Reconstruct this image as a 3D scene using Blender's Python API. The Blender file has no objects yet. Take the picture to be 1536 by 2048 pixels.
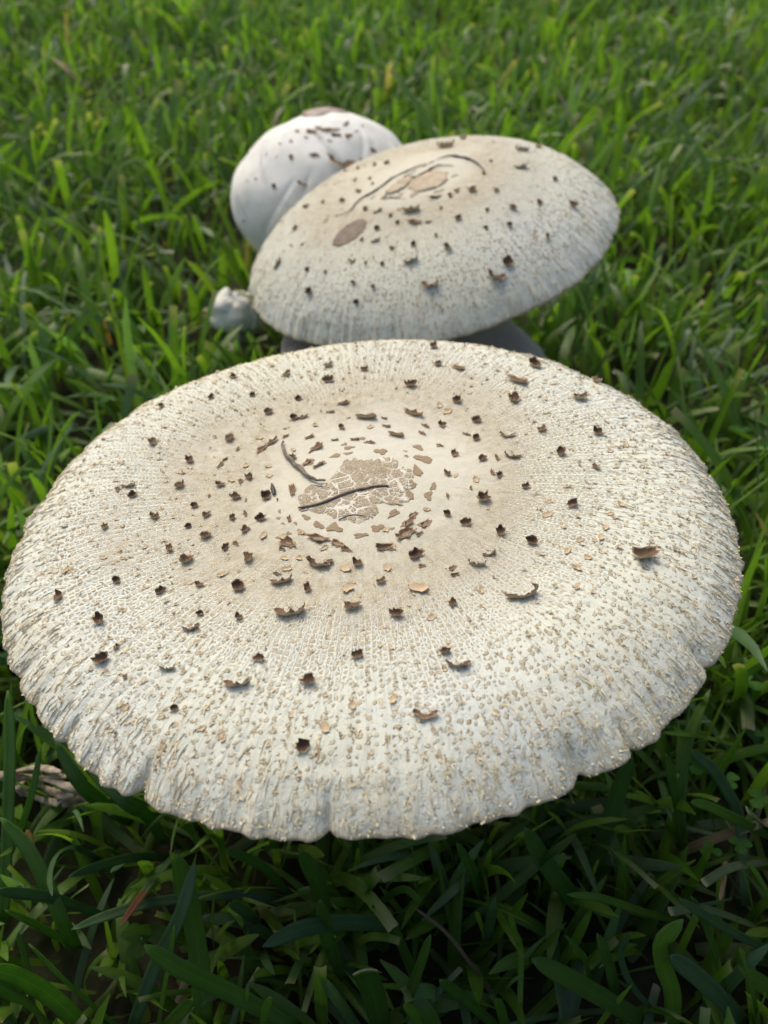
import bpy, math, random
import numpy as np
from mathutils import Vector, Matrix
from mathutils.bvhtree import BVHTree

rng = np.random.default_rng(7)
random.seed(7)
sc = bpy.context.scene
COL = sc.collection
R_ = math.radians

# ------------------------------------------------------------------ camera
FPX, PITCH, CAMZ = 1800.0, 43.0, 0.34          # focal length in photo pixels (1536 x 2048)
cam = bpy.data.cameras.new("camera")
cam.sensor_fit = 'HORIZONTAL'; cam.sensor_width = 36.0
cam.lens = FPX / 1536 * 36.0
cam.clip_start = 0.01; cam.clip_end = 400
cam.dof.use_dof = True; cam.dof.focus_distance = 0.25; cam.dof.aperture_fstop = 19
cam.dof.aperture_blades = 0
camo = bpy.data.objects.new("camera", cam); COL.objects.link(camo)
camo.location = (0, 0, CAMZ); camo.rotation_euler = (R_(90 - PITCH), 0, 0)
sc.camera = camo

# ------------------------------------------------------------------ light
SUN_EL, SUN_AZ = 50.0, -28.0                    # azimuth from +Y towards +X
w = bpy.data.worlds.new("World"); sc.world = w; w.use_nodes = True
wt = w.node_tree; wt.nodes.clear()
sky = wt.nodes.new("ShaderNodeTexSky"); sky.sky_type = 'NISHITA'; sky.sun_disc = False
sky.sun_elevation = R_(SUN_EL); sky.sun_rotation = R_(SUN_AZ)
sky.dust_density = 5.0; sky.air_density = 1.0; sky.ozone_density = 0.6
bg = wt.nodes.new("ShaderNodeBackground"); bg.inputs[1].default_value = 0.125
wo = wt.nodes.new("ShaderNodeOutputWorld")
wt.links.new(sky.outputs[0], bg.inputs[0]); wt.links.new(bg.outputs[0], wo.inputs[0])
sun = bpy.data.lights.new("sun", 'SUN'); sun.energy = 1.15; sun.angle = R_(32); sun.color = (1, 0.985, 0.93)
suno = bpy.data.objects.new("sun", sun); COL.objects.link(suno)
sd = Vector((math.sin(R_(SUN_AZ)) * math.cos(R_(SUN_EL)), math.cos(R_(SUN_AZ)) * math.cos(R_(SUN_EL)), math.sin(R_(SUN_EL))))
suno.rotation_euler = sd.to_track_quat('Z', 'Y').to_euler()
suno.location = (-0.5, 1.0, 2.0)
vs = sc.view_settings
vs.view_transform = 'Standard'; vs.look = 'None'; vs.gamma = 1.0; vs.exposure = 0.5; vs.use_curve_mapping = False

# ------------------------------------------------------------------ helpers
_p = R_(PITCH)
CO = np.array([0, 0, CAMZ]); CF = np.array([0, math.cos(_p), -math.sin(_p)])
CR = np.array([1.0, 0, 0]); CU = np.cross(CR, CF)
def ray(px, py): return CF + (px - 768) / FPX * CR - (py - 1024) / FPX * CU
def at_depth(px, py, d): return CO + d * ray(px, py)
def at_z(px, py, z):
    r = ray(px, py); return CO + r * ((z - CAMZ) / r[2])
def project(P):
    d = np.asarray(P) - CO; z = d @ CF
    return np.stack([768 + FPX * (d @ CR) / z, 1024 - FPX * (d @ CU) / z], -1)
def sstep(a, b, x):
    t = np.clip((x - a) / (b - a), 0, 1); return t * t * (3 - 2 * t)
def vnoise(u, v, nu, nv, seed):
    """value noise, periodic in u (0..1); v 0..1"""
    g = np.random.default_rng(seed).uniform(-1, 1, (nu, nv + 2))
    x = (u % 1.0) * nu; y = np.clip(v, 0, 1) * nv
    i = np.floor(x).astype(int); j = np.floor(y).astype(int)
    fx = x - i; fy = y - j; fx = fx * fx * (3 - 2 * fx); fy = fy * fy * (3 - 2 * fy)
    i0 = i % nu; i1 = (i + 1) % nu
    return (g[i0, j] * (1 - fx) + g[i1, j] * fx) * (1 - fy) + (g[i0, j + 1] * (1 - fx) + g[i1, j + 1] * fx) * fy

def frame(tx, ty):
    n = np.array([tx, ty, 1.0]); n /= np.linalg.norm(n)
    e1 = np.array([1.0, 0, 0]) - n * n[0]; e1 /= np.linalg.norm(e1)
    return e1, np.cross(n, e1), n

def fast_mesh(name, V, Q, mats, uv=None, col=None, smooth=True, mi=None):
    """V (n,3); Q (m,4) quads (or (m,3) tris)"""
    me = bpy.data.meshes.new(name)
    V = np.asarray(V, np.float32); Q = np.asarray(Q, np.int32); k = Q.shape[1]
    me.vertices.add(len(V)); me.vertices.foreach_set("co", V.ravel())
    me.loops.add(Q.size); me.loops.foreach_set("vertex_index", Q.ravel())
    me.polygons.add(len(Q)); me.polygons.foreach_set("loop_start", np.arange(0, Q.size, k, dtype=np.int32))
    if smooth: me.polygons.foreach_set("use_smooth", np.ones(len(Q), bool))
    for m in mats: me.materials.append(m)
    if mi is not None: me.polygons.foreach_set("material_index", np.asarray(mi, np.int32))
    if uv is not None:
        l = me.uv_layers.new(name="UVMap"); l.data.foreach_set("uv", np.asarray(uv, np.float32).ravel())
    if col is not None:
        a = me.color_attributes.new("Col", 'FLOAT_COLOR', 'POINT')
        c = np.ones((len(V), 4), np.float32); c[:, :3] = col
        a.data.foreach_set("color", c.ravel())
    me.update(calc_edges=True)
    return me

def link(name, me, parent=None, loc=None):
    o = bpy.data.objects.new(name, me); COL.objects.link(o)
    if parent is not None: o.parent = parent
    if loc is not None: o.location = loc
    return o
def tag(o, label=None, cat=None, group=None, kind=None):
    for k, v in (('label', label), ('category', cat), ('group', group), ('kind', kind)):
        if v: o[k] = v
    return o
def empty(name, loc, label, cat, group=None):
    o = bpy.data.objects.new(name, None); COL.objects.link(o); o.location = loc
    o.empty_display_size = 0.01
    return tag(o, label, cat, group)

# ------------------------------------------------------------------ materials
class N:
    def __init__(s, name):
        s.m = bpy.data.materials.new(name); s.m.use_nodes = True
        s.t = s.m.node_tree; s.t.nodes.clear()
        s.out = s.t.nodes.new("ShaderNodeOutputMaterial")
    def n(s, typ, **kw):
        nd = s.t.nodes.new("ShaderNode" + typ)
        for k, v in kw.items(): setattr(nd, k, v)
        return nd
    def link(s, a, b): s.t.links.new(a, b)
    def put(s, sock, v):
        if isinstance(v, (int, float)): sock.default_value = v
        elif isinstance(v, (tuple, list)):
            sock.default_value = tuple(v) + ((1,) if len(v) == 3 and len(sock.default_value) == 4 else ())
        else: s.link(v, sock)
    def math(s, op, a, b=0.0, c=0.0, clamp=False):
        nd = s.n("Math", operation=op, use_clamp=clamp)
        for i, v in enumerate((a, b, c)): s.put(nd.inputs[i], v)
        return nd.outputs[0]
    def mix(s, f, a, b, blend='MIX'):
        nd = s.n("Mix", data_type='RGBA', blend_type=blend)
        s.put(nd.inputs[0], f); s.put(nd.inputs[6], a); s.put(nd.inputs[7], b)
        return nd.outputs[2]
    def remap(s, v, a, b, c=0.0, d=1.0, smooth=True):
        nd = s.n("MapRange", interpolation_type='SMOOTHSTEP' if smooth else 'LINEAR')
        for i, x in enumerate((v, a, b, c, d)): s.put(nd.inputs[i], x)
        return nd.outputs[0]
    def noise(s, vec, scale, detail=3, rough=0.55, dim='3D'):
        nd = s.n("TexNoise", noise_dimensions=dim)
        if vec is not None: s.put(nd.inputs['Vector'], vec)
        nd.inputs['Scale'].default_value = scale; nd.inputs['Detail'].default_value = detail
        nd.inputs['Roughness'].default_value = rough
        return nd.outputs['Fac']
    def bump(s, h, strength, dist, normal=None):
        nd = s.n("Bump"); nd.inputs['Strength'].default_value = strength; nd.inputs['Distance'].default_value = dist
        s.put(nd.inputs['Height'], h)
        if normal is not None: s.link(normal, nd.inputs['Normal'])
        return nd.outputs[0]
    def bsdf(s, color, rough=0.7, spec=0.3, normal=None, **kw):
        b = s.n("BsdfPrincipled")
        s.put(b.inputs['Base Color'], color); s.put(b.inputs['Roughness'], rough)
        s.put(b.inputs['Specular IOR Level'], spec)
        for k, v in kw.items(): s.put(b.inputs[k.replace('_', ' ')], v)
        if normal is not None: s.link(normal, b.inputs['Normal'])
        return b.outputs[0]
    def done(s, sh): s.link(sh, s.out.inputs[0]); return s.m

WHITE = (0.63, 0.645, 0.56); TAN = (0.385, 0.295, 0.155); CREAM = (0.62, 0.55, 0.39)

def cap_skin(name, R, ncirc, tan_amount=1.0, white=WHITE, lean_amount=1.0):
    s = N(name)
    uv = s.n("UVMap").outputs[0]
    sep = s.n("SeparateXYZ"); s.link(uv, sep.inputs[0]); U, Vv = sep.outputs[0], sep.outputs[1]
    obj = s.n("TexCoord").outputs['Object']
    big = s.noise(obj, 14.0, 3)                 # large patches
    med = s.noise(obj, 55.0, 3)
    warp = s.noise(obj, 260.0, 2)
    fine = s.noise(obj, 1500.0, 3, 0.6)
    # polar cell coordinates
    def polar(nu, nv, w1, wf=0.0):
        c = s.n("CombineXYZ")
        fu = s.math('MULTIPLY', s.math('SUBTRACT', fine, 0.5), wf)
        s.put(c.inputs[0], s.math('ADD', s.math('ADD', s.math('MULTIPLY', U, nu), s.math('MULTIPLY', warp, w1)), fu))
        s.put(c.inputs[1], s.math('ADD', s.math('SUBTRACT', s.math('MULTIPLY', Vv, nv), fu), s.math('MULTIPLY', med, w1 * 2.5)))
        return c.outputs[0]
    def vor(vec, feat, scale=1.0, rnd=0.9, dim='2D'):
        v = s.n("TexVoronoi", feature=feat, voronoi_dimensions=dim)
        s.put(v.inputs['Vector'], vec); v.inputs['Scale'].default_value = scale; v.inputs['Randomness'].default_value = rnd
        return v
    nv = R / 0.0021
    p1 = polar(ncirc, nv, 0.45, 0.7)
    e1 = vor(p1, 'DISTANCE_TO_EDGE', 1.0, 0.8).outputs['Distance']
    f1 = vor(p1, 'F1', 1.0, 0.8)
    sc1 = s.n("SeparateColor"); s.link(f1.outputs['Color'], sc1.inputs[0]); rnd, rnd2 = sc1.outputs[0], sc1.outputs[1]
    # fine closed cells further in
    p0 = polar(ncirc * 1.15, R / 0.0015, 0.6, 0.6)
    e0 = vor(p0, 'DISTANCE_TO_EDGE', 1.0, 0.85).outputs['Distance']
    # pale radial lines between the rows of flecks
    sp = s.n("SeparateXYZ"); s.link(polar(ncirc * 0.85, nv * .3, 0.8, 0.2), sp.inputs[0])
    line = s.math('MULTIPLY', s.math('ABSOLUTE', s.math('SUBTRACT', s.math('FRACT', sp.outputs[0]), 0.5)), 2.0)
    rid = s.noise(polar(ncirc * 0.95, R / 0.02, 1.2, 0.3), 1.0, 2, 0.5, '2D')
    e2 = vor(obj, 'DISTANCE_TO_EDGE', 700.0, 1.0, '3D').outputs['Distance']
    # patchiness: where the crust is closed, where it breaks up into flecks
    reach = s.math('ADD', Vv, s.math('MULTIPLY', s.math('SUBTRACT', big, 0.5), 0.8))
    reach = s.math('ADD', reach, s.math('MULTIPLY', s.math('SUBTRACT', med, 0.5), 0.35))
    so = s.n("SeparateXYZ"); s.link(obj, so.inputs[0])
    lean = s.math('SUBTRACT', s.math('MULTIPLY', so.outputs[0], 0.11 / R), s.math('MULTIPLY', so.outputs[1], 0.13 / R))
    reach = s.math('ADD', reach, s.math('SUBTRACT', s.math('MULTIPLY', lean, lean_amount), 0.03))
    inner = s.remap(s.math('SUBTRACT', e0, s.remap(reach, 0.28, 0.85, 0.03, 0.25)), -0.02, 0.06)
    lw = s.remap(reach, 0.32, 0.58, 0.0, 1.0)
    inner = s.math('MULTIPLY', inner, s.math('SUBTRACT', 1.0, s.math('MULTIPLY', s.remap(line, 0.60, 0.84), lw)))
    rad = s.math('ADD', s.math('MULTIPLY', rnd, s.remap(reach, 0.5, 0.95, 0.36, 0.25)), 0.05)
    outer = s.remap(f1.outputs['Distance'], s.math('ADD', rad, 0.07), s.math('SUBTRACT', rad, 0.05))
    k_ = s.remap(reach, 0.64, 0.84)
    cell = s.math('ADD', s.math('MULTIPLY', inner, s.math('SUBTRACT', 1.0, k_)), s.math('MULTIPLY', outer, k_))
    cell = s.math('MULTIPLY', cell, s.remap(Vv, 0.84, 0.97, 1.0, 0.3))
    crack = s.remap(e2, 0.01, 0.09)
    crust = s.remap(reach, 0.60, 0.18)          # 1 = closed crust with hair cracks only
    soft = s.math('MULTIPLY', crust, s.math('ADD', 0.60, s.math('MULTIPLY', crack, 0.40)))
    t = s.math('MAXIMUM', s.math('MULTIPLY', soft, s.remap(Vv, 0.20, 0.42, 0.24, 0.42)), s.math('MULTIPLY', s.math('MULTIPLY', cell, s.math('MULTIPLY', s.remap(reach, 0.12, 0.52, 0.45, 1.0), s.remap(Vv, 0.20, 0.40, 0.45, 1.0))), s.math('ADD', 0.55, s.math('MULTIPLY', rnd2, 0.45))))
    t = s.math('MULTIPLY', t, tan_amount, clamp=True)
    tanc = s.mix(s.remap(s.noise(obj, 420.0, 3), 0.3, 0.7), TAN, (0.53, 0.435, 0.27))
    base = s.mix(s.remap(big, 0.35, 0.65), white, (white[0] * 0.98, white[1] * 0.955, white[2] * 0.88))
    base = s.mix(s.math('MULTIPLY', s.remap(Vv, 0.75, 0.40), 0.30), base, (0.58, 0.52, 0.405))
    # cream stain on ridge crests towards the rim
    base = s.mix(s.math('MULTIPLY', s.remap(rid, 0.52, 0.66), s.math('MULTIPLY', s.remap(Vv, 0.70, 0.98), 0.45)), base, CREAM)
    base = s.mix(s.remap(Vv, 0.985, 1.0), base, (0.55, 0.46, 0.31))
    col = s.mix(t, base, tanc)
    h = s.math('MULTIPLY', t, 0.8)
    h = s.math('ADD', h, s.math('MULTIPLY', rid, s.remap(Vv, 0.45, 0.95, 0.0, 1.7)))
    h = s.math('ADD', h, s.math('MULTIPLY', s.remap(line, 0.5, 0.9), s.math('MULTIPLY', lw, s.remap(Vv, 0.6, 0.85, 0.35, 0.0))))
    h = s.math('ADD', h, s.math('MULTIPLY', fine, 0.30))
    nrm = s.bump(h, 1.0, 0.00055)
    sh = s.bsdf(col, 0.8, 0.2, nrm)
    return s.done(sh)

def simple(name, c1, c2, scale, rough=0.75, spec=0.25, bump=0.4, dist=0.0004, detail=4, stretch=None):
    s = N(name); obj = s.n("TexCoord").outputs['Object']
    v = obj
    if stretch:
        mp = s.n("Mapping"); s.link(obj, mp.inputs[0]); mp.inputs['Scale'].default_value = stretch; v = mp.outputs[0]
    f = s.noise(v, scale, detail)
    col = s.mix(s.remap(f, 0.32, 0.68), c1, c2)
    return s.done(s.bsdf(col, rough, spec, s.bump(f, bump, dist)))

M = {}
M['cap_a'] = cap_skin('large_cap_skin', 0.11, 270)
M['cap_b'] = cap_skin('tilted_cap_skin', 0.10, 250)
M['cap_c'] = cap_skin('low_cap_shaded_skin', 0.07, 200, white=(0.28, 0.265, 0.25))  # old greyish cap; the deep shade over it is put into this darker base
M['gill'] = simple('gill_flesh', (0.42, 0.36, 0.26), (0.52, 0.47, 0.35), 200)
M['stem'] = simple('stem_flesh', (0.60, 0.56, 0.48), (0.50, 0.42, 0.32), 120, stretch=(1, 1, 0.15))
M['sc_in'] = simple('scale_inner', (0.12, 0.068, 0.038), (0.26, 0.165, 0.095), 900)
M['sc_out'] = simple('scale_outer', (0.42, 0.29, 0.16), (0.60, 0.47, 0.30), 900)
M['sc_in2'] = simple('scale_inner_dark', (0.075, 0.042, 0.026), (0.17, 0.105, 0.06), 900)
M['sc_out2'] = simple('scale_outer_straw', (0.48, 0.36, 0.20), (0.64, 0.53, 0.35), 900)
M['sc_pale'] = simple('scale_pale', (0.50, 0.37, 0.21), (0.64, 0.51, 0.33), 900)
M['chip'] = simple('fleck', (0.44, 0.34, 0.20), (0.60, 0.50, 0.33), 500)
M['tuft'] = simple('rim_tuft', (0.62, 0.53, 0.33), (0.76, 0.68, 0.48), 400)
M['plate'] = simple('plate', (0.25, 0.175, 0.10), (0.38, 0.285, 0.175), 700)
M['plate_b'] = simple('pale_plate', (0.40, 0.315, 0.205), (0.52, 0.43, 0.30), 300)
M['young'] = simple('young_skin', (0.78, 0.765, 0.69), (0.69, 0.67, 0.58), 90, rough=0.7, spec=0.25, bump=0.6, dist=0.0010, detail=6)
M['young_disc'] = simple('young_disc', (0.20, 0.14, 0.10), (0.36, 0.28, 0.22), 160, rough=0.5, spec=0.4)
M['button'] = simple('button_flesh', (0.86, 0.84, 0.74), (0.80, 0.75, 0.62), 130, bump=0.6, dist=0.001)
M['torn'] = simple('torn_edge', (0.46, 0.30, 0.17), (0.62, 0.47, 0.31), 200)
M['twig'] = simple('twig_bark', (0.11, 0.085, 0.062), (0.24, 0.20, 0.155), 500, bump=0.8, dist=0.0004)
M['dark_strand'] = simple('dark_strand', (0.045, 0.038, 0.036), (0.12, 0.10, 0.09), 500)
M['seed'] = simple('seed', (0.03, 0.028, 0.025), (0.07, 0.06, 0.05), 500, rough=0.4)
M['spot'] = simple('bare_spot', (0.125, 0.088, 0.058), (0.19, 0.14, 0.10), 300, rough=0.6, bump=0.2)
M['straw'] = simple('dry_straw', (0.33, 0.26, 0.17), (0.52, 0.44, 0.32), 300, stretch=(1, 1, 1), bump=0.6)
M['grey_straw'] = simple('weathered_straw', (0.22, 0.17, 0.115), (0.42, 0.35, 0.255), 260, bump=0.8, dist=0.0006)

def disc_mat():
    s = N('disc_crust'); obj = s.n("TexCoord").outputs['Object']
    mp = s.n("Mapping"); s.link(obj, mp.inputs[0])
    v1 = s.n("TexVoronoi", feature='DISTANCE_TO_EDGE'); s.link(obj, v1.inputs['Vector']); v1.inputs['Scale'].default_value = 760
    v2 = s.n("TexVoronoi", feature='DISTANCE_TO_EDGE'); s.link(obj, v2.inputs['Vector']); v2.inputs['Scale'].default_value = 250
    big = s.noise(obj, 60, 3)
    w1 = s.remap(big, 0.40, 0.66, -0.015, 0.03)
    k1 = s.remap(s.math('SUBTRACT', v1.outputs['Distance'], w1), 0.01, 0.12)
    k2 = s.remap(v2.outputs['Distance'], 0.02, 0.085)
    k2 = s.math('MAXIMUM', k2, s.remap(big, 0.50, 0.40))
    k = s.math('MULTIPLY', k1, k2)
    f = s.noise(obj, 500, 4)
    col = s.mix(s.remap(f, 0.3, 0.7), (0.30, 0.23, 0.135), (0.42, 0.34, 0.215))
    col = s.mix(k, (0.66, 0.605, 0.485), col)
    h = s.math('ADD', s.math('MULTIPLY', k, 0.6), s.math('MULTIPLY', f, 0.4))
    return s.done(s.bsdf(col, 0.75, 0.25, s.bump(h, 0.9, 0.0006)))
M['disc'] = disc_mat()

def grass_mat(name='grass_blade', rough=0.42, spec=0.5):
    s = N(name)
    c = s.n("VertexColor", layer_name="Col").outputs[0]
    uv = s.n("UVMap").outputs[0]
    sep = s.n("SeparateXYZ"); s.link(uv, sep.inputs[0])
    x = s.math('ABSOLUTE', s.math('SUBTRACT', sep.outputs[0], 0.5))
    cmb = s.n("CombineXYZ"); s.put(cmb.inputs[0], s.math('MULTIPLY', sep.outputs[0], 16.0)); s.put(cmb.inputs[1], s.math('MULTIPLY', sep.outputs[1], 1.5))
    vein = s.noise(cmb.outputs[0], 1.0, 2, 0.5, '2D')
    obj = s.n("TexCoord").outputs['Object']
    mott = s.noise(obj, 180.0, 3)
    k = s.math('ADD', s.math('MULTIPLY', vein, 0.5), s.math('MULTIPLY', mott, 0.5))
    col = s.mix(s.remap(k, 0.3, 0.7), c, s.mix(1.0, c, (1.45, 1.35, 1.15), 'MULTIPLY'))
    col = s.mix(s.math('MULTIPLY', s.remap(x, 0.07, 0.0), 0.35), col, s.mix(1.0, c, (1.9, 1.7, 1.5), 'MULTIPLY'))
    nrm = s.bump(vein, 0.35, 0.0004)
    p = s.bsdf(col, rough, spec, nrm)
    tr = s.n("BsdfTranslucent"); s.put(tr.inputs[0], s.mix(1.0, col, (1.60, 1.78, 0.62), 'MULTIPLY'))
    mx = s.n("MixShader"); mx.inputs[0].default_value = 0.42
    s.link(p, mx.inputs[1]); s.link(tr.outputs[0], mx.inputs[2])
    return s.done(mx.outputs[0])
M['grass'] = grass_mat(); M['clover'] = grass_mat('clover_leaf', 0.85, 0.12)

def soil_mat():
    s = N('soil'); obj = s.n("TexCoord").outputs['Object']
    f = s.noise(obj, 40, 5); g = s.noise(obj, 3.0, 3)
    col = s.mix(s.remap(f, 0.3, 0.7), (0.018, 0.014, 0.009), (0.05, 0.042, 0.026))
    col = s.mix(s.math('MULTIPLY', s.remap(g, 0.35, 0.6), 0.55), col, (0.03, 0.052, 0.014))
    return s.done(s.bsdf(col, 0.95, 0.1, s.bump(f, 0.8, 0.01)))
M['soil'] = soil_mat()

# ------------------------------------------------------------------ ground
def ground():
    g = np.concatenate([-np.geomspace(120, 3, 14), np.linspace(-2.6, 2.6, 53), np.geomspace(3, 120, 14)])
    X, Y = np.meshgrid(g, g + 0.5); n = len(g)
    Z = 0.004 * np.sin(X * 5.1 + 1) * np.cos(Y * 4.3) * (np.abs(X) < 3)
    V = np.stack([X.ravel(), Y.ravel(), Z.ravel() - 0.003], -1)
    i, j = np.meshgrid(np.arange(n - 1), np.arange(n - 1)); a = (j * n + i).ravel()
    Q = np.stack([a, a + 1, a + n + 1, a + n], -1)
    tag(link('ground', fast_mesh('ground', V, Q, [M['soil']])), kind='structure')
ground()

# ------------------------------------------------------------------ mushrooms
def revolve_sheet(rho, th, pos, uvv=None):
    """grid of positions pos (nr, nt, 3) -> verts, quads, uv loops"""
    nr, nt = pos.shape[:2]
    i, j = np.meshgrid(np.arange(nr - 1), np.arange(nt), indexing='ij'); i = i.ravel(); j = j.ravel(); j2 = (j + 1) % nt
    Q = np.stack([i * nt + j, i * nt + j2, (i + 1) * nt + j2, (i + 1) * nt + j], -1)[:, ::-1]
    u0 = j / nt; u1 = (j + 1) / nt; v0 = rho[i]; v1 = rho[i + 1]
    uv = np.stack([np.stack([u0, v0], -1), np.stack([u1, v0], -1), np.stack([u1, v1], -1), np.stack([u0, v1], -1)], 1)[:, ::-1]
    return pos.reshape(-1, 3), Q, uv

class Cap:
    """umbrella cap: local polar surface around centre c with normal n"""
    def __init__(s, c, R, tx, ty, a, b, k, seed, wob=0.012, rim=0.05, lump=0.012, umbo=0.02):
        s.c = np.array(c, float); s.R = R; s.e1, s.e2, s.n = frame(tx, ty)
        s.a, s.b, s.k, s.seed, s.wob, s.rim, s.lump, s.umbo = a, b, k, seed, wob, rim, lump, umbo
        s.notch = []                              # (theta, depth, halfwidth)
    def outline(s, th):
        u = th / (2 * math.pi)
        r = 1 + s.wob * vnoise(u, u * 0, 9, 1, s.seed) + s.wob * 0.5 * vnoise(u, u * 0, 23, 1, s.seed + 1) + 0.005 * vnoise(u, u * 0, 61, 1, s.seed + 8) + 0.006 * vnoise(u, u * 0, 210, 1, s.seed + 5)
        for t, d, w in s.notch:
            dd = (th - t + math.pi) % (2 * math.pi) - math.pi
            r = r - 0.75 * d * np.exp(-np.abs(dd / w) ** 1.3) 
        return r
    def local(s, rho, th, detail=True):
        u = th / (2 * math.pi)
        o = s.outline(th)
        rr = rho * (1 + (o - 1) * sstep(0.88, 1.0, rho))
        z = -s.a * rho ** 2 - s.b * rho ** s.k + s.umbo * np.exp(-(rho / 0.22) ** 2)
        z = z + s.lump * vnoise(u, rho, 7, 4, s.seed + 2) * sstep(0.05, 0.4, rho)
        z = z + s.rim * (o - 1) * 2 * sstep(0.85, 1.0, rho)
        z = z + 0.010 * vnoise(u, u * 0, 17, 1, s.seed + 3) * sstep(0.8, 1.0, rho)
        if detail:
            z = z + (0.0022 * vnoise(u, rho, 230, 10, s.seed + 4) + 0.0006 * vnoise(u, rho, 420, 50, s.seed + 6)) * sstep(0.65, 0.97, rho)
            z = z + 0.0012 * vnoise(u, rho, 60, 40, s.seed + 7) * sstep(0.1, 0.3, rho)
        return s.R * rr, s.R * z
    def pos(s, rho, th, detail=True, lift=0.0):
        r, z = s.local(rho, th, detail); z = z + lift
        return s.c + (r * np.cos(th))[..., None] * s.e1 + (r * np.sin(th))[..., None] * s.e2 + z[..., None] * s.n
    def build(s, nr, nt):
        top = np.concatenate([[0.0001], np.linspace(0.02, 0.80, int(nr * .66)), np.linspace(0.80, 1.0, nr - int(nr * .66))[1:]])
        th = np.arange(nt) * 2 * math.pi / nt
        P = s.pos(top[:, None] + 0 * th, th[None, :] + 0 * top[:, None])
        rows = [P]; rv = list(top)
        r1, z1 = s.local(np.ones(nt), th)
        # rolled margin and the underside back to the stem
        for fr, dz in ((0.999, 0.006), (0.994, 0.011), (0.982, 0.011), (0.93, None), (0.8, None), (0.55, None), (0.3, None), (0.1, None)):
            if dz is not None: zz = z1 - dz * s.R; r = r1 * fr
            else:
                rt, zt = s.local(np.full(nt, fr), th, False); r = rt; zz = zt - s.R * (0.045 + 0.10 * (1 - fr))
            rows.append((s.c + (r * np.cos(th))[:, None] * s.e1 + (r * np.sin(th))[:, None] * s.e2 + zz[:, None] * s.n)[None]); rv.append(1.0 if dz is not None else 1.2)
        pos = np.concatenate(rows, 0); rv = np.array(rv)
        V, Q, uv = revolve_sheet(rv, th, pos)
        mi = (np.repeat(np.arange(len(rv) - 1), nt) >= len(top) + 2).astype(int)
        return V, Q, uv, mi
    def gills(s, n=150):
        """thin radial lamellae under the cap"""
        rf = np.array([0.13, 0.35, 0.6, 0.82, 0.95]); V = []; Q = []
        for k in range(n):
            t = 2 * math.pi * (k + 0.2 * math.sin(k * 7.1)) / n
            for side in (-1, 1):
                for f in rf:
                    tt = np.array([t + side * 0.0025 / max(f, 0.3)]); rt, zt = s.local(np.array([f]), tt, False)
                    for d in (0.042 + 0.10 * (1 - f), 0.060 + 0.10 * (1 - f) + 0.06 * math.sin(math.pi * f)):
                        V.append(s.c + rt[0] * math.cos(tt[0]) * s.e1 + rt[0] * math.sin(tt[0]) * s.e2 + (zt[0] - d * s.R) * s.n)
            b = k * 20
            for i in range(4):
                a0, a1, c0, c1 = b + 2 * i, b + 2 * i + 1, b + 10 + 2 * i, b + 10 + 2 * i + 1
                Q += [(a0, a0 + 2, a1 + 2, a1), (c0, c1, c1 + 2, c0 + 2), (a1, a1 + 2, c1 + 2, c1)]
        return np.array(V), np.array(Q)

def tube(P, rad, ns=8, jitter=0.0, seed=0, flat=1.0, cap_ends=True):
    P = np.asarray(P, float); n = len(P); g = np.random.default_rng(seed)
    T = np.gradient(P, axis=0); T /= np.linalg.norm(T, axis=1)[:, None]
    up = np.array([0, 0, 1.0]) if abs(T[0][2]) < 0.9 else np.array([1.0, 0, 0])
    V = []
    for i in range(n):
        s = np.cross(T[i], up); s /= np.linalg.norm(s); q = np.cross(s, T[i])
        for k in range(ns):
            a = 2 * math.pi * k / ns; r = rad[i] * (1 + jitter * g.uniform(-1, 1))
            V.append(P[i] + s * math.cos(a) * r + q * math.sin(a) * r * flat)
    Q = [(i * ns + k, i * ns + (k + 1) % ns, (i + 1) * ns + (k + 1) % ns, (i + 1) * ns + k) for i in range(n - 1) for k in range(ns)]
    V.append(P[0]); V.append(P[-1]); a, b = len(V) - 2, len(V) - 1
    for k in range(ns):
        Q.append((a, (k + 1) % ns, k, k)); Q.append((b, (n - 1) * ns + k, (n - 1) * ns + (k + 1) % ns, (n - 1) * ns + (k + 1) % ns))
    return np.array(V), Q
def py_mesh(name, V, F, mats, smooth=True):
    me = bpy.data.meshes.new(name)
    me.from_pydata([tuple(v) for v in V], [], [tuple(dict.fromkeys(f)) for f in F])
    for m in mats: me.materials.append(m)
    if smooth: me.polygons.foreach_set("use_smooth", np.ones(len(me.polygons), bool))
    me.update(); return me
def spline(pts, n):
    pts = np.asarray(pts, float); m = len(pts)
    if m == 2: t = np.linspace(0, 1, n)[:, None]; return pts[0] * (1 - t) + pts[1] * t
    P = np.vstack([2 * pts[0] - pts[1], pts, 2 * pts[-1] - pts[-2]]); out = []
    for x in np.linspace(0, m - 1 - 1e-9, n):
        i = int(x); t = x - i; a, b, c, d = P[i:i + 4]
        out.append(0.5 * (2 * b + (c - a) * t + (2 * a - 5 * b + 4 * c - d) * t * t + (3 * b - a - 3 * c + d) * t ** 3))
    return np.array(out)

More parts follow.
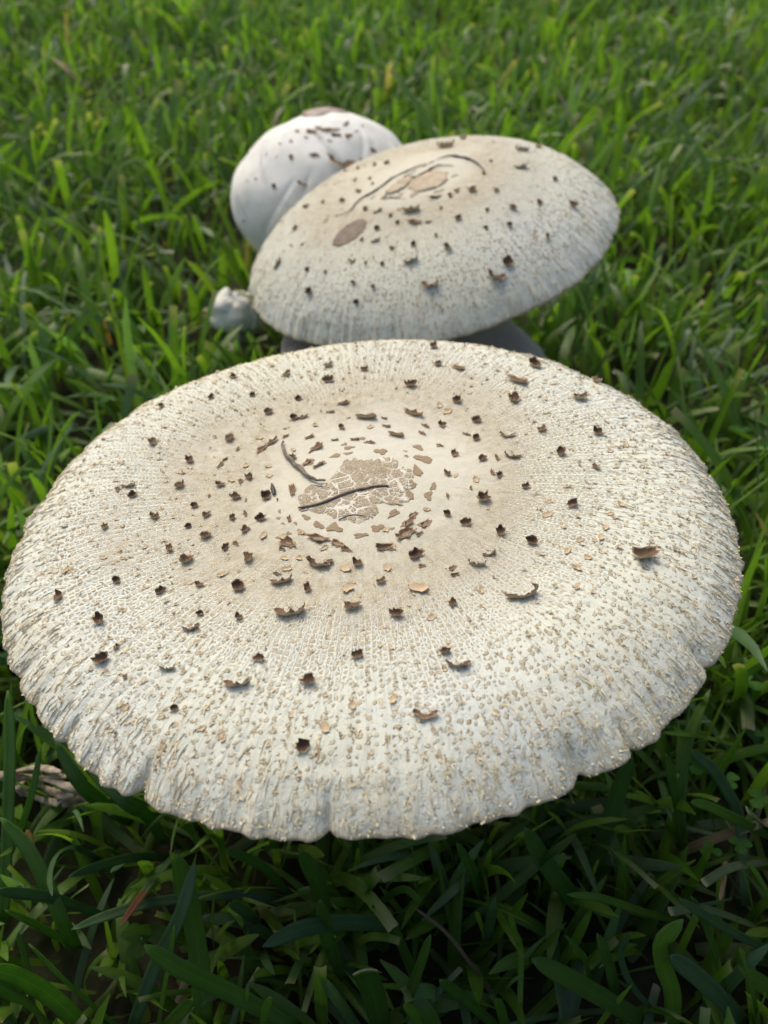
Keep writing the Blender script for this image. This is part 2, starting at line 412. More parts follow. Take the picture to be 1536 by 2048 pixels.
# ---- curled scale meshes (unit width, attached at the origin, z up)
def scale_mesh(name, seed, kind, mats):
    g = np.random.default_rng(seed); na = 16; ring = (0.0, 0.35, 0.65, 0.86, 1.0)
    span = 2 * math.pi if kind == 'cup' else (math.pi * 1.05 if kind == 'crescent' else 2 * math.pi)
    ph = np.array([g.uniform(0.55, 1.0) for _ in range(na)]); tip = np.array([g.uniform(.62, 1.12) for _ in range(na)])
    V = []; nb = na if span > 6 else na + 1
    if nb > na: tip = np.append(tip, 0.5); ph = np.append(ph, 0.8); tip[0] = 0.5
    asp = g.uniform(0.62, 0.9)
    lean = g.uniform(0, 2 * math.pi)
    for layer in (0, 1):
        for r in ring:
            for k in range(nb):
                a = span * k / na + (0 if span > 6 else -0.02)
                kap = {'cup': 1.6, 'crescent': 1.9, 'flat': 0.65}[kind] * ph[k] * (1 + 0.45 * math.cos(a - lean)) + .05
                L = 0.62 * tip[k]; x = r * L
                inner = 0.30 if kind == 'crescent' else 0.0
                hr = inner + math.sin(kap * x * 1.6) / (kap * 1.6); z = (1 - math.cos(kap * x * 1.6)) / (kap * 1.6)
                th = 0.05 * (1 - 0.6 * r)
                if layer: z -= th
                V.append((hr * math.cos(a), hr * math.sin(a) * asp, z + 0.012 + g.uniform(-.03, .05) * r * r))
    F = []; mi = []; m = len(ring) * nb
    rngk = range(na)
    for i in range(len(ring) - 1):
        for k in rngk:
            k2 = (k + 1) % nb
            F.append((i * nb + k, (i + 1) * nb + k, (i + 1) * nb + k2, i * nb + k2)); mi.append(0 if i < len(ring) - 2 or (k * 7 + seed) % 5 == 0 else 1)
            F.append((m + i * nb + k, m + i * nb + k2, m + (i + 1) * nb + k2, m + (i + 1) * nb + k)); mi.append(1)
    e = (len(ring) - 1) * nb
    for k in rngk:
        k2 = (k + 1) % nb
        F.append((e + k, m + e + k, m + e + k2, e + k2)); mi.append(1)
    me = bpy.data.meshes.new(name); me.from_pydata(V, [], F)
    for q in mats: me.materials.append(q)
    me.polygons.foreach_set("material_index", mi); me.polygons.foreach_set("use_smooth", np.ones(len(F), bool)); me.update(); return me
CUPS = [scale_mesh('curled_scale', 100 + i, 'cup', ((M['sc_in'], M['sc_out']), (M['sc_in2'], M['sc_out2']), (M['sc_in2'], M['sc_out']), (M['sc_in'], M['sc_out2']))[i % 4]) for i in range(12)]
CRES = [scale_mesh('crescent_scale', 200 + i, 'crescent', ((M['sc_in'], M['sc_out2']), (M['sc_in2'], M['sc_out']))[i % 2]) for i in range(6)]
FLAT = [scale_mesh('small_scale', 300 + i, 'flat', (M['sc_pale'], M['sc_pale'])) for i in range(6)]
DFLAT = [scale_mesh('flat_scale', 340 + i, 'flat', (M['sc_in'], M['sc_out'])) for i in range(5)]

def ragged_plate(name, seed, mat):
    g = np.random.default_rng(seed); n = 13; V = [(0, 0, 0.075)]; a0 = g.uniform(0, 6)
    rad = [0.5 * (1 + 0.32 * math.sin(3 * k * 2 * math.pi / n + a0) * g.uniform(.4, 1) + g.uniform(-.22, .22)) for k in range(n)]
    for rr, z in ((0.62, 0.07), (1.0, 0.055), (1.04, -0.03)):
        for k in range(n):
            a = 2 * math.pi * k / n
            V.append((rad[k] * rr * math.cos(a), rad[k] * rr * math.sin(a), z + (g.uniform(-.02, .05) if z > 0.05 else 0)))
    F = [(0, 1 + k, 1 + (k + 1) % n) for k in range(n)]
    for r in range(2):
        F += [(1 + r * n + k, 1 + (r + 1) * n + k, 1 + (r + 1) * n + (k + 1) % n, 1 + r * n + (k + 1) % n) for k in range(n)]
    me = bpy.data.meshes.new(name); me.from_pydata(V, [], F); me.materials.append(mat); me.update(); return me
PLATES = [ragged_plate('crust_plate', 400 + i, M['plate']) for i in range(10)]

PLATES_B = [ragged_plate('pale_crust_plate', 440 + i, M['plate_b']) for i in range(6)]

class Surf:
    def __init__(s, V, Q): s.b = BVHTree.FromPolygons([tuple(v) for v in V], [tuple(int(x) for x in q) for q in Q])
    def hit(s, px, py):
        r = Vector(ray(px, py)).normalized()
        h = s.b.ray_cast(Vector(CO), r)
        if h[0] is None:                          # a crack between faces: take the nearest surface point
            h = s.b.ray_cast(Vector(CO), Vector(ray(px + 0.7, py + 0.9)).normalized())
        return h[0], h[1]
def depth_of(p): return float((np.array(p) - CO) @ CF)

def stick(mesh, name, surf, base, parent, px, py, wpx, asp=1.0, rot=None, sink=0.0, view=None, lab=None):
    """seat a shared mesh on the surface where the photo pixel meets it"""
    p, n = surf.hit(px, py)
    if p is None: return None
    width = wpx / FPX * depth_of(p)
    n = n.normalized()
    if n.dot(Vector(CO) - p) < 0: n = -n
    x = Vector((1, 0, 0)); x = (x - n * x.dot(n)).normalized(); y = n.cross(x)
    a = random.uniform(0, 6.28) if rot is None else rot
    ax = x * math.cos(a) + y * math.sin(a); ay = n.cross(ax)
    o = link(name, mesh, parent)
    sz = 1.0 if view is None else view
    o.matrix_local = Matrix.Translation(-Vector(base)) @ Matrix(((ax.x * width, ay.x * width * asp, n.x * width * sz, p.x + n.x * sink),
                             (ax.y * width, ay.y * width * asp, n.y * width * sz, p.y + n.y * sink),
                             (ax.z * width, ay.z * width * asp, n.z * width * sz, p.z + n.z * sink), (0, 0, 0, 1)))
    return o

def crop(x0, y0, s, pts, d=None):
    return [(x0 + q[0] / s, y0 + q[1] / s, (q[2] if len(q) > 2 else d) / s, q[3] if len(q) > 3 else 'c') for q in pts]

FRONT_SCALES = (
 crop(400, 780, 2.194, [(50,35),(232,25),(430,40),(80,115,22,'s'),(297,100,45),(410,125,45),(505,155,24,'s'),(620,165,46),(575,97,44,'d'),(630,60,50,'d'),(735,120,80,'d'),
   (940,105,100,'d'),(1050,70,28,'s'),(1130,48,46),(1375,45,56),(1060,155,44),(1212,135,44),(1212,212,46),(1350,192,56,'u'),(1495,178,46),(132,218,50),(318,228,55,'d'),(272,262,50,'d'),
   (483,207,42,'d'),(515,253,62,'d'),(865,198,74,'d'),(975,190,44,'d'),(990,215,50,'d'),(1055,245,40,'d'),(90,330,48,'d'),(300,337,26,'s'),(217,382,46),(85,418,44),(303,378,28,'s'),
   (405,300,52),(470,320,56,'d'),(520,330,56,'d'),(155,475,54),(290,470,50),(405,440,70,'d'),(1115,283,42),(1237,305,46),(1372,285,56,'u'),(1085,370,48),(1315,375,50),(1430,425,46),
   (1240,480,62),(1085,545,46),(1170,585,56),(30,553,44),(145,562,44),(265,565,44),(198,618,44),(30,645,56),(280,640,34,'s'),(110,695,46),(215,745,60),(440,625,36,'s'),
   (515,655,76,'d'),(600,675,50,'d'),(640,700,52,'d'),(805,695,84,'d'),(900,635,80,'d'),(915,585,52,'d'),(935,550,48,'d'),(985,590,60,'d'),(995,525,26,'s'),(940,728,66),(1268,712,46,'u'),
   (1215,760,56,'u'),(1320,622,50),(1455,665,50),(530,745,78,'u'),(435,738,34,'s'),(690,765,52),(640,785,40,'s'),(380,785,42,'s'),(360,830,66,'u'),(165,868,60),(470,875,48),
   (790,845,56),(650,872,60,'s'),(960,872,74,'s'),(400,960,104,'u'),(665,955,62),(865,985,66),(170,1000,52),(1110,935,52),(1420,890,104,'u'),(1015,1000,36,'s'),(1235,880,32,'s'),(90,815,28,'s'),
   (370,740,28,'s'),(1085,95,36,'s'),(820,160,36,'d'),(385,672,80,'d'),(1210,395,30,'s')], 40)
 + crop(0, 900, 2.926, [(1105,65,60),(1295,95,66,'d'),(755,205,80,'u'),(775,268,70),(690,232,50,'d'),(1060,210,75),(1280,205,52),(1375,285,74),(1135,330,56),(1210,385,50),(905,395,76),(400,380,36,'s'),
   (380,450,40,'u'),(615,455,64),(1365,400,56),(1100,450,42),(1205,510,82),(990,580,66),(1315,585,62),(1090,655,86),(605,630,32,'s'),(325,640,34,'s'),(390,705,54,'s'),(350,855,78),(680,768,68),
   (935,830,66),(1160,790,72),(1390,810,76),(470,770,34,'s'),(585,995,82),(1170,960,58),(1115,1030,84,'u'),(1400,985,72),(605,1222,116),(685,1155,54),(980,1270,100,'u'),(735,1330,48),
   (1395,1350,124,'u'),(1020,1515,66),(735,1505,42,'s'),(1180,1630,46,'s'),(955,1730,46,'s'),(650,1640,36,'s'),(1300,1680,52,'s'),(1295,735,34,'s'),(850,570,30,'s'),(715,635,26,'s')])
 + crop(0, 550, 2.56, [(828,675,46),(1085,632,44),(1195,525,48),(1300,620,56),(1470,510,50),(1370,705,56),(1120,725,42,'d'),(1510,735,46),(780,865,70),(1180,850,62),(960,950,58),(1135,980,62,'d'),(990,825,26,'s'),(1395,465,30,'s'),(1530,632,40)])
 + crop(400, 1250, 2.56, [(310,175,66),(810,155,72),(560,290,88),(190,290,112,'u'),(1260,140,70),(1320,190,110,'u'),(1155,440,112,'u'),(530,620,90),(100,575,60,'s'),(780,410,42,'s'),(640,525,60,'s'),(990,380,46,'s')])
 + crop(1000, 700, 2.866, [(190,90,92),(110,180,104,'d'),(70,295,70),(450,280,84),(550,185,66),(240,465,60),(555,475,64),(45,475,70,'u'),(350,590,68),(545,675,64),(75,590,66,'u'),(150,780,54),(415,885,80),
   (185,1095,60),(390,1150,48,'s'),(690,885,46,'s'),(830,1180,150),(145,1390,134,'u'),(580,1075,48,'s'),(575,1155,42,'s'),(605,1020,42,'s'),(440,1250,48,'s'),(500,1190,42,'s'),(455,1090,42,'s'),(440,1360,52,'s'),
   (630,940,42,'s'),(1110,1300,42,'s'),(720,545,38,'s'),(630,580,34,'s'),(710,430,34,'s'),(270,945,40,'s'),(280,870,36,'s')])
 + [(866, 695, 26, 'c'), (655, 733, 20, 'c'), (730, 740, 20, 'c'), (572, 748, 20, 'c'), (877, 730, 22, 'c'), (918, 737, 26, 'd'), (658, 762, 20, 'c'), (823, 771, 32, 'c'), (682, 780, 15, 's'), (592, 797, 20, 'd'), (772, 1060, 14, 's')])
_r = random.Random(3)
for _k in range(70):
    _a = _r.uniform(0, 2 * math.pi); _q = _r.uniform(1.22, 2.3)
    FRONT_SCALES = FRONT_SCALES + [(722 + 132 * _q * math.cos(_a), 985 - 84 * (_q * math.sin(_a)) * (.86 if math.sin(_a) > 0 else 1.1), _r.uniform(9, 19), _r.choice('dds'))]
def dedupe(L, mind=11):
    out = []
    for q in L:
        if all((q[0] - o[0]) ** 2 + (q[1] - o[1]) ** 2 > mind ** 2 for o in out): out.append(q)
    return out
FRONT_SCALES = dedupe(FRONT_SCALES, 14)[:258]
PLATE_POS = crop(550, 850, 4.389, [(535,270,95),(650,200,100),(610,170,60),(760,120,84),(820,155,80),(1260,200,120),(1310,300,160),(1390,540,100),(1350,620,120),(1335,745,44),(1210,800,100),(1140,870,96),(1030,910,46),
   (895,905,120),(750,970,130),(270,810,95),(380,880,110),(40,760,54),(30,820,46),(180,865,56),(70,865,46),(380,1005,160),(245,950,90),(120,950,54),(140,1030,100),(545,1045,110),(1150,960,150),(1320,870,120),
   (300,330,110),(410,340,95),(1250,410,170),(1040,780,130),(520,905,150),(930,235,120),(1145,230,44),(1155,275,50),(1210,520,110),(1180,620,130),(640,250,80),(1440,180,70),(20,990,50)])

def tang(px, py, cx, cy, sq=.62):
    return math.atan2(-(py - cy) / sq, px - cx) + math.pi / 2
def place_scales(L, surf, base, root, k=1.0, lift=1.0, cen=(715, 985)):
    for i, (px, py, wpx, kd) in enumerate(L):
        nm = 'scale'; wpx *= random.uniform(.82, 1.2)
        if kd == 'u':      # crescent, open side away from the camera
            stick(CRES[i % 6], nm, surf, base, root, px, py, wpx * 0.98 * k, random.uniform(0.8, 1.1), math.pi + random.uniform(-.35, .35), 0.0, lift)
        elif kd == 'd':
            stick(DFLAT[i % 5], nm, surf, base, root, px, py, wpx * 1.05 * k, random.uniform(0.45, 0.75), tang(px, py, *cen) + random.uniform(-.3, .3), 0.0, lift)
        elif kd == 's':
            stick(FLAT[i % 6], nm, surf, base, root, px, py, wpx * 1.1 * k, random.uniform(0.7, 1.0), None, 0.0, lift)
        else:
            stick(CUPS[i % 12], nm, surf, base, root, px, py, wpx * 1.12 * k, random.uniform(0.85, 1.1), None, 0.0, lift)

def chips(cp, base, n_mid, n_rim, seed):
    """tiny flecks and cream rim tufts, too many to pick apart: two joined meshes"""
    g = np.random.default_rng(seed)
    def batch(rho, th, size, kind):
        P = cp.pos(rho, th, True); eps = 0.004
        Pr = cp.pos(np.minimum(rho + eps, 1.0), th, False) - cp.pos(np.minimum(rho + eps, 1.0) - 2 * eps, th, False)
        Pt = cp.pos(rho, th + eps, False) - cp.pos(rho, th - eps, False)
        er = Pr / np.linalg.norm(Pr, axis=1)[:, None]; et = Pt / np.linalg.norm(Pt, axis=1)[:, None]
        nn = np.cross(er, et); nn *= np.sign((nn @ cp.n))[:, None]; nn /= np.linalg.norm(nn, axis=1)[:, None]
        V = []; n = len(rho)
        if kind == 'chip':       # ragged fleck: three pointed lobes round a lifted centre
            ns = 4; V = np.zeros((n, ns * 4, 3)); F = [f for i in range(ns) for f in ((4 * i, 4 * i + 1, 4 * i + 2), (4 * i + 1, 4 * i + 3, 4 * i + 2))]
            for i in range(ns):
                al = i * 1.57 + g.normal(0, .5, n); L = size * g.uniform(.30, .85, n); wd = size * g.uniform(.16, .36, n)
                d = np.cos(al)[:, None] * er * 1.25 + np.sin(al)[:, None] * et * .8; q = np.cross(nn, d)
                h = size * g.uniform(.05, .55, n); o = P + nn * (size * .06)[:, None]
                V[:, 4 * i] = o - d * (L * .25)[:, None]
                V[:, 4 * i + 1] = o + d * (L * .35)[:, None] - q * wd[:, None] + nn * (h * .35)[:, None]
                V[:, 4 * i + 2] = o + d * (L * .35)[:, None] + q * wd[:, None] + nn * (h * .35)[:, None]
                V[:, 4 * i + 3] = o + d * L[:, None] + nn * h[:, None] + q * (wd * g.uniform(-1, 1, n))[:, None]
        elif kind == 'fibre':    # thin wavy raised strands running down to the margin
            ns = 6; V = np.zeros((n, ns * 3, 3)); F = []
            for i in range(ns - 1):
                for k in (0, 1): F += [(3 * i + k, 3 * i + k + 1, 3 * i + k + 4), (3 * i + k, 3 * i + k + 4, 3 * i + k + 3)]
            ph = g.uniform(0, 6.3, n); am = g.uniform(.1, .35, n); fr = g.uniform(3, 8, n)
            L = cp.R * g.uniform(.015, .07, n)
            for i in range(ns):
                f = i / (ns - 1); r_ = np.minimum(rho + L / cp.R * f, 1.006); over = np.maximum(r_ - 1.0, 0)
                Pc = cp.pos(np.minimum(r_, 1.0), th, True) - cp.n * (over * cp.R * .35)[:, None] + er * (over * cp.R * .10)[:, None]
                w = size * (.09 if 0 < i < ns - 1 else .04) * (1 + .4 * np.sin(ph * 3 + i))
                sh = (size * am * np.sin(ph + fr * f))[:, None] * et * 1.4
                V[:, 3 * i] = Pc + sh - et * w[:, None] - nn * (size * .03)[:, None]
                V[:, 3 * i + 1] = Pc + sh + nn * (size * (.20 + .15 * np.sin(ph * 2 + 5 * f)))[:, None]
                V[:, 3 * i + 2] = Pc + sh + et * w[:, None] - nn * (size * .03)[:, None]
        else:                    # tuft: spiky star of thin fibres
            ns = 7; V = np.zeros((n, ns * 3, 3)); F = [(3 * i, 3 * i + 1, 3 * i + 2) for i in range(ns)]
            for i in range(ns):
                al = g.uniform(0, 2 * math.pi, n); L = size * g.uniform(.35, 1.05, n) * (1 + .8 * (np.abs(np.cos(al)) > .8)); wd = size * g.uniform(.10, .22, n)
                d = np.cos(al)[:, None] * er + np.sin(al)[:, None] * et; q = np.cross(nn, d)
                o = P + nn * (size * .08)[:, None]
                V[:, 3 * i] = o - q * wd[:, None]; V[:, 3 * i + 1] = o + q * wd[:, None]
                V[:, 3 * i + 2] = P + d * L[:, None] + nn * (size * g.uniform(.05, .5, n))[:, None] + q * (size * g.uniform(-.3, .3, n))[:, None]
        nv = V.shape[1]; Fa = np.array(F)
        Q = (np.arange(n)[:, None, None] * nv + Fa[None]).reshape(-1, 3)
        return V.reshape(-1, 3), Q
    # rows along the radius
    rows = 150
    th = (g.integers(0, rows, n_mid) + g.normal(0, .12, n_mid)) / rows * 2 * math.pi
    rho = np.sqrt(g.uniform(0.40 ** 2, 0.97 ** 2, n_mid))
    keep = g.uniform(0, 1, n_mid) < (0.25 + 0.75 * sstep(.42, .62, rho)); th, rho = th[keep], rho[keep]
    size = cp.R * g.uniform(0.0055, 0.0130, len(rho)) * (0.8 + .45 * (g.uniform(0, 1, len(rho)) < .14))
    V1, Q1 = batch(rho, th, size, 'chip')
    th = g.uniform(0, 2 * math.pi, n_rim); rho = 1 - np.abs(g.normal(0, .12, n_rim)); rho = np.clip(rho, .6, .982)
    size = cp.R * g.uniform(0.007, 0.016, n_rim)
    V2, Q2 = batch(rho, th, size, 'tuft')
    n3 = int(n_rim * 1.8); th = g.uniform(0, 2 * math.pi, n3); rho = np.clip(1 - np.abs(g.normal(.02, .075, n3)), .7, .992)
    V3, Q3 = batch(rho, th, cp.R * g.uniform(.006, .012, n3), 'fibre')
    n4 = n_rim; V4, Q4 = batch(g.uniform(.975, .999, n4), g.uniform(0, 2 * math.pi, n4), cp.R * g.uniform(.005, .010, n4), 'chip')   # frayed edge
    Q3 = np.concatenate([Q3, Q4 + len(V3)]); V3 = np.concatenate([V3, V4])
    Q2 = np.concatenate([Q2, Q3 + len(V2)]); V2 = np.concatenate([V2, V3])
    return (V1, Q1), (V2, Q2)

def stem(base, top, r0, r1, ns=28, bulge=1.35):
    base = np.array(base); top = np.array(top); n = 22; t = np.linspace(0, 1, n)
    mid = (base + top) / 2 + np.array([0.0, 0, 0]); 
    P = base[None] * (1 - t)[:, None] + top[None] * t[:, None]
    P[:, 0] += 0.003 * np.sin(t * 3.1); 
    rad = r0 + (r1 - r0) * t + (bulge - 1) * r0 * np.exp(-((t - .06) / .12) ** 2)
    return tube(P, rad, ns, 0.03, 5)

def build_mushroom(name, cp, nr, nt, skin, label, cat, group, foot, n_mid, n_rim, seed, srad=0.0105):
    root = empty(name, tuple(foot), label, cat, group)
    V, Q, uv, mi = cp.build(nr, nt); b = np.array(foot)
    surf = Surf(V[Q.max() * 0:], Q[mi == 0])
    link('cap', fast_mesh('cap', V - b, Q, [skin, M['gill']], uv, mi=mi), root)
    gv, gq = cp.gills(); link('gills', fast_mesh('gills', gv - b, gq, [M['gill']], smooth=False), root)
    top = cp.c - cp.n * cp.R * 0.10
    sv, sf = stem(b, top, srad * 1.05, srad); link('stem', py_mesh('stem', sv - b, sf, [M['stem']]), root)
    # ring (annulus) about two thirds up the stem
    t = 0.62; c = b * (1 - t) + top * t; ax = (top - b) / np.linalg.norm(top - b); e1 = np.cross(ax, [0, 1, 0]); e1 /= np.linalg.norm(e1); e2 = np.cross(ax, e1)
    prof = [(0.9, .004), (1.5, .003), (1.95, -.001), (2.0, -.004), (1.5, -.003), (0.9, -.004)]
    th = np.arange(32) * 2 * math.pi / 32
    pos = np.array([[c + srad * r * (1 + .06 * math.sin(5 * a)) * (math.cos(a) * e1 + math.sin(a) * e2) + ax * (z + .0015 * math.sin(7 * a)) for a in th] for r, z in prof])
    rv, rq, _ = revolve_sheet(np.arange(6.0), th, pos); link('ring', fast_mesh('ring', rv - b, rq, [M['stem']]), root)
    if n_mid:
        (v1, q1), (v2, q2) = chips(cp, b, n_mid, n_rim, seed)
        tag(link('flecks', fast_mesh('flecks', v1 - b, q1, [M['chip']], smooth=False), root), kind='stuff')
        tag(link('rim_tufts', fast_mesh('rim_tufts', v2 - b, q2, [M['tuft']], smooth=False), root), kind='stuff')
    return root, surf, b

MUSH = 'mushrooms of the cluster on the lawn'
# ---- the large flat mushroom
capA = Cap((-0.0056, 0.2047, 0.1608), 0.11, -0.0749, 0.0599, 0.010, 0.115, 8.2, 11, wob=0.008, lump=0.010)
_t = np.linspace(0, 2 * math.pi, 721)[:-1]; _pr = project(capA.pos(np.ones(720), _t, False))
for px, py, d, wd in ((128, 1478, .018, .010), (284, 1545, .040, .016), (655, 1668, .034, .016), (1168, 1560, .036, .020), (1262, 1490, .030, .013), (1418, 1338, .026, .014), (36, 1362, .014, .014)):
    capA.notch.append((_t[np.argmin(((_pr - (px, py)) ** 2).sum(1))], d, wd))
rootA, surfA, baseA = build_mushroom('mushroom', capA, 170, 1080, M['cap_a'], 'largest mushroom, broad flat cream cap with brown curled scales and two twigs on it', 'mushroom', MUSH, (0.003, 0.200, 0.0), 2900, 900, 21, 0.012)
place_scales(FRONT_SCALES, surfA, baseA, rootA)
for i, (px, py, wpx, _) in enumerate(PLATE_POS):
    stick(PLATES[i % 10], 'crust_plate', surfA, baseA, rootA, px, py, wpx * 0.95, random.uniform(.45, .75), tang(px, py, 715, 985) + random.uniform(-.3, .3), 0.0, 0.6)
def conform_patch(name, cp, surf, base, root, outline_px, mat, lift=0.0006, n=10):
    """a raised crust patch whose outline is given in photo pixels, laid on the cap surface"""
    O = np.array(outline_px, float); c = O.mean(0); m = len(O); V = []; 
    for k in range(n + 1):
        f = k / n
        for q in O:
            p, nn = surf.hit(*(c + (q - c) * min(f, 1)))
            if nn.dot(Vector(CO) - p) < 0: nn = -nn
            V.append(np.array(p + nn * (lift if k < n else -0.0003)))
    F = [(k * m + j, k * m + (j + 1) % m, (k + 1) * m + (j + 1) % m, (k + 1) * m + j) for k in range(1, n) for j in range(m)]
    F += [(0, m + (j + 1) % m, m + j) for j in range(m)]
    return link(name, py_mesh(name, np.array(V) - base, [f[::-1] for f in F], [mat]), root)
disc_px = [(550 + x / 4.389, 850 + y / 4.389) for x, y in [(170,660),(215,600),(260,520),(300,555),(345,560),(400,520),(455,480),(520,420),(560,350),(610,300),(680,272),(760,285),(830,290),(900,275),(960,262),(1040,270),(1090,310),(1140,350),(1200,370),(1250,420),
   (1235,460),(1250,520),(1225,560),(1170,565),(1190,600),(1205,650),(1190,700),(1140,725),(1090,700),(1040,715),(960,690),(900,720),(915,770),(905,800),(860,835),(810,850),(740,880),(680,872),(630,850),(560,850),(500,830),(440,800),(360,790),(280,760),(200,775),(175,740)]]
_g = np.random.default_rng(12); _o = np.array(disc_px + disc_px[:1]); _c = _o.mean(0); _rag = []
for _a, _b in zip(_o[:-1], _o[1:]):
    for _f in (0.0, 0.33, 0.66):
        _q = _a + (_b - _a) * _f; _rag.append(tuple(_c + (_q - _c) * (1 + _g.normal(0, .028) - (.10 if _g.uniform() < .10 else 0))))
conform_patch('disc', capA, surfA, baseA, rootA, _rag, M['disc'], 0.0003)

# ---- things lying on the large cap
def lying(name, surf, pts, rpx, mat, label, cat, lift=0.6, ns=9, n=26, seed=1, flat=0.8, taper=(0.5, 1.0, 0.45), jit=0.16, rise=0.0002):
    P = []; 
    gj = np.random.default_rng(seed + 40)
    for q in spline([(a, b, 0) for a, b in pts], n)[:, :2] + gj.normal(0, rpx * .3, (n, 2)):
        p, nn = surf.hit(*q)
        if nn.dot(Vector(CO) - p) < 0: nn = -nn
        P.append((np.array(p), np.array(nn)))
    d = depth_of(P[n // 2][0]); r = rpx / FPX * d; t = np.linspace(0, 1, n)
    rad = r * np.interp(t, [0, .5, 1], taper) * (1 + 0.12 * np.sin(t * 31 + seed))
    Q = np.array([p + nn * (r * lift + rise) for p, nn in P]); Q[1:-1] = (Q[:-2] + Q[1:-1] * 2 + Q[2:]) / 4
    V, F = tube(Q, rad, ns, jit, seed, flat)
    c = Q[n // 2]
    o = link(name, py_mesh(name, V - c, F, [mat]), loc=tuple(c)); return tag(o, label, cat)
c6 = lambda L: [(550 + x / 4.389, 850 + y / 4.389) for x, y in L]
lying('twig', surfA, c6([(78,160),(80,230),(120,300),(205,385),(285,455),(350,500),(450,506)]), 5.0, M['twig'], 'bent grey-brown twig bit with a hooked end beside the cracked centre of the broad cap', 'twig', 1.1, seed=3)
lying('twig', surfA, c6([(200,738),(320,722),(450,680),(600,620),(750,572),(870,552),(1000,545)]), 3.0, M['twig'], 'thin dark straight twig lying across the cracked centre of the broad cap', 'twig', 1.0, seed=4, taper=(.75, 1.0, .7))
lying('plant_fibre', surfA, c6([(560,835),(620,815),(690,795),(740,800),(795,806)]), 1.6, M['dark_strand'], 'tiny dark forked fibre near the front edge of the cracked cap centre', 'fibre', 0.8, n=12)
p_, n_ = surfA.hit(400 + 322 / 2.194, 780 + 440 / 2.194)
lying('seed', surfA, [(546, 971), (547, 978), (548, 988), (548, 992)], 5.0, M['seed'], 'small black oval seed on the broad cap left of the twigs', 'seed', 0.7, n=12, taper=(.35, 1, .35), jit=.04)

# ---- the tilted mushroom behind it
capB = Cap((0.0153, 0.4537, 0.1500), 0.10, -0.2330, -0.0150, 0.105, 0.240, 4.9, 31, wob=0.012, lump=0.010, umbo=0.02)
_pr = project(capB.pos(np.ones(720), _t, False))
for px, py, d, wd in ((1195, 345, .075, .05), (500, 600, .02, .04), (1226, 470, .02, .03)):
    capB.notch.append((_t[np.argmin(((_pr - (px, py)) ** 2).sum(1))], d, wd))
rootB, surfB, baseB = build_mushroom('mushroom', capB, 110, 640, M['cap_b'], 'tilted cream mushroom with dark strands and a grey-brown oval spot on its cap', 'mushroom', MUSH, (0.049, 0.462, 0.0), 2200, 350, 22, 0.012)
SECOND = (crop(400, 200, 2.56, [(545,550,34),(632,525,30),(730,518,30),(795,410,32),(870,405,28),(895,335,32),(955,325,30),(690,430,30,'d'),(810,470,28),(885,430,24),(745,365,24),(810,350,24),(655,600,22,'s'),(490,658,42),
   (465,742,20,'s'),(525,740,26),(400,830,56,'u'),(550,870,26),(645,880,30),(785,935,34),(890,960,30),(560,980,40),(800,1035,30),(780,815,34,'u'),(850,835,24),(935,840,24),(985,760,30),(830,715,34),(900,715,34,'u'),
   (905,660,30),(975,595,34),(910,565,44,'u'),(850,560,30),(1095,740,38),(1080,815,54,'u'),(1265,755,44),(1210,695,28),(1095,627,66,'d'),(1170,627,42,'d'),(1235,555,32),(1085,555,66,'u'),(1325,605,46),(1200,500,60,'d'),
   (1280,490,34),(1315,465,44,'d'),(1395,465,52),(1180,930,60,'u'),(1470,565,30),(1465,655,34),(1515,465,32),(1260,240,72,'u'),(1345,200,44),(1490,315,28),(640,680,24,'s'),(1010,630,26),(1020,560,24,'s'),(955,700,22,'s'),(640,620,22,'s')], 30)
 + crop(850, 250, 3.072, [(430,400,44),(540,512,48),(700,480,44),(910,495,56),(385,525,36),(205,572,46),(380,630,42),(520,615,36),(675,655,30,'s'),(750,685,56),(140,745,46),(500,840,70),(440,905,90,'u'),(30,960,60),(800,335,40),
   (400,225,30),(360,300,36),(595,155,70,'u'),(695,140,48),(590,255,80,'u'),(100,515,40),(70,680,32),(130,140,70,'u'),(240,90,50)], 34))
place_scales(dedupe(SECOND, 9), surfB, baseB, rootB, cen=(850, 365))
c4 = lambda L: [(600 + x / 3.84, 280 + y / 3.84) for x, y in L]
def ell(cx, cy, a, b, rot, n=26, rag=0.04, seed=0):
    g = np.random.default_rng(seed); r = R_(rot)
    return [(cx + a * math.cos(t) * q * math.cos(r) - b * math.sin(t) * q * math.sin(r), cy + a * math.cos(t) * q * math.sin(r) + b * math.sin(t) * q * math.cos(r))
            for t in np.linspace(0, 2 * math.pi, n + 1)[:-1] for q in [1 + g.uniform(-rag, rag)]]
tag(conform_patch('bare_spot', capB, surfB, baseB, rootB, c4(ell(380, 715, 165, 66, -36, rag=.07, seed=1)), M['spot'], 0.0004), 'smooth grey-brown oval spot')
conform_patch('disc', capB, surfB, baseB, rootB, c4(ell(985, 320, 165, 72, -18, rag=.14, seed=2)), M['plate_b'], 0.0007)
conform_patch('crust_plate', capB, surfB, baseB, rootB, c4(ell(770, 355, 120, 34, -32, rag=.25, seed=3)), M['plate_b'], 0.0011)
for i, (x_, y_, w_) in enumerate(((700,380,95),(840,296,85),(640,436,66),(1065,392,74),(930,196,100),(1185,275,62),(560,440,60),(1100,330,70),(870,420,80),(760,430,70),(1010,170,70),(820,240,80))):
    stick(PLATES_B[i % 6], 'crust_plate', surfB, baseB, rootB, *c4([(x_, y_)])[0], w_ / 3.84, random.uniform(.4, .7), R_(32) + random.uniform(-.4, .4), 0.0, 0.8)
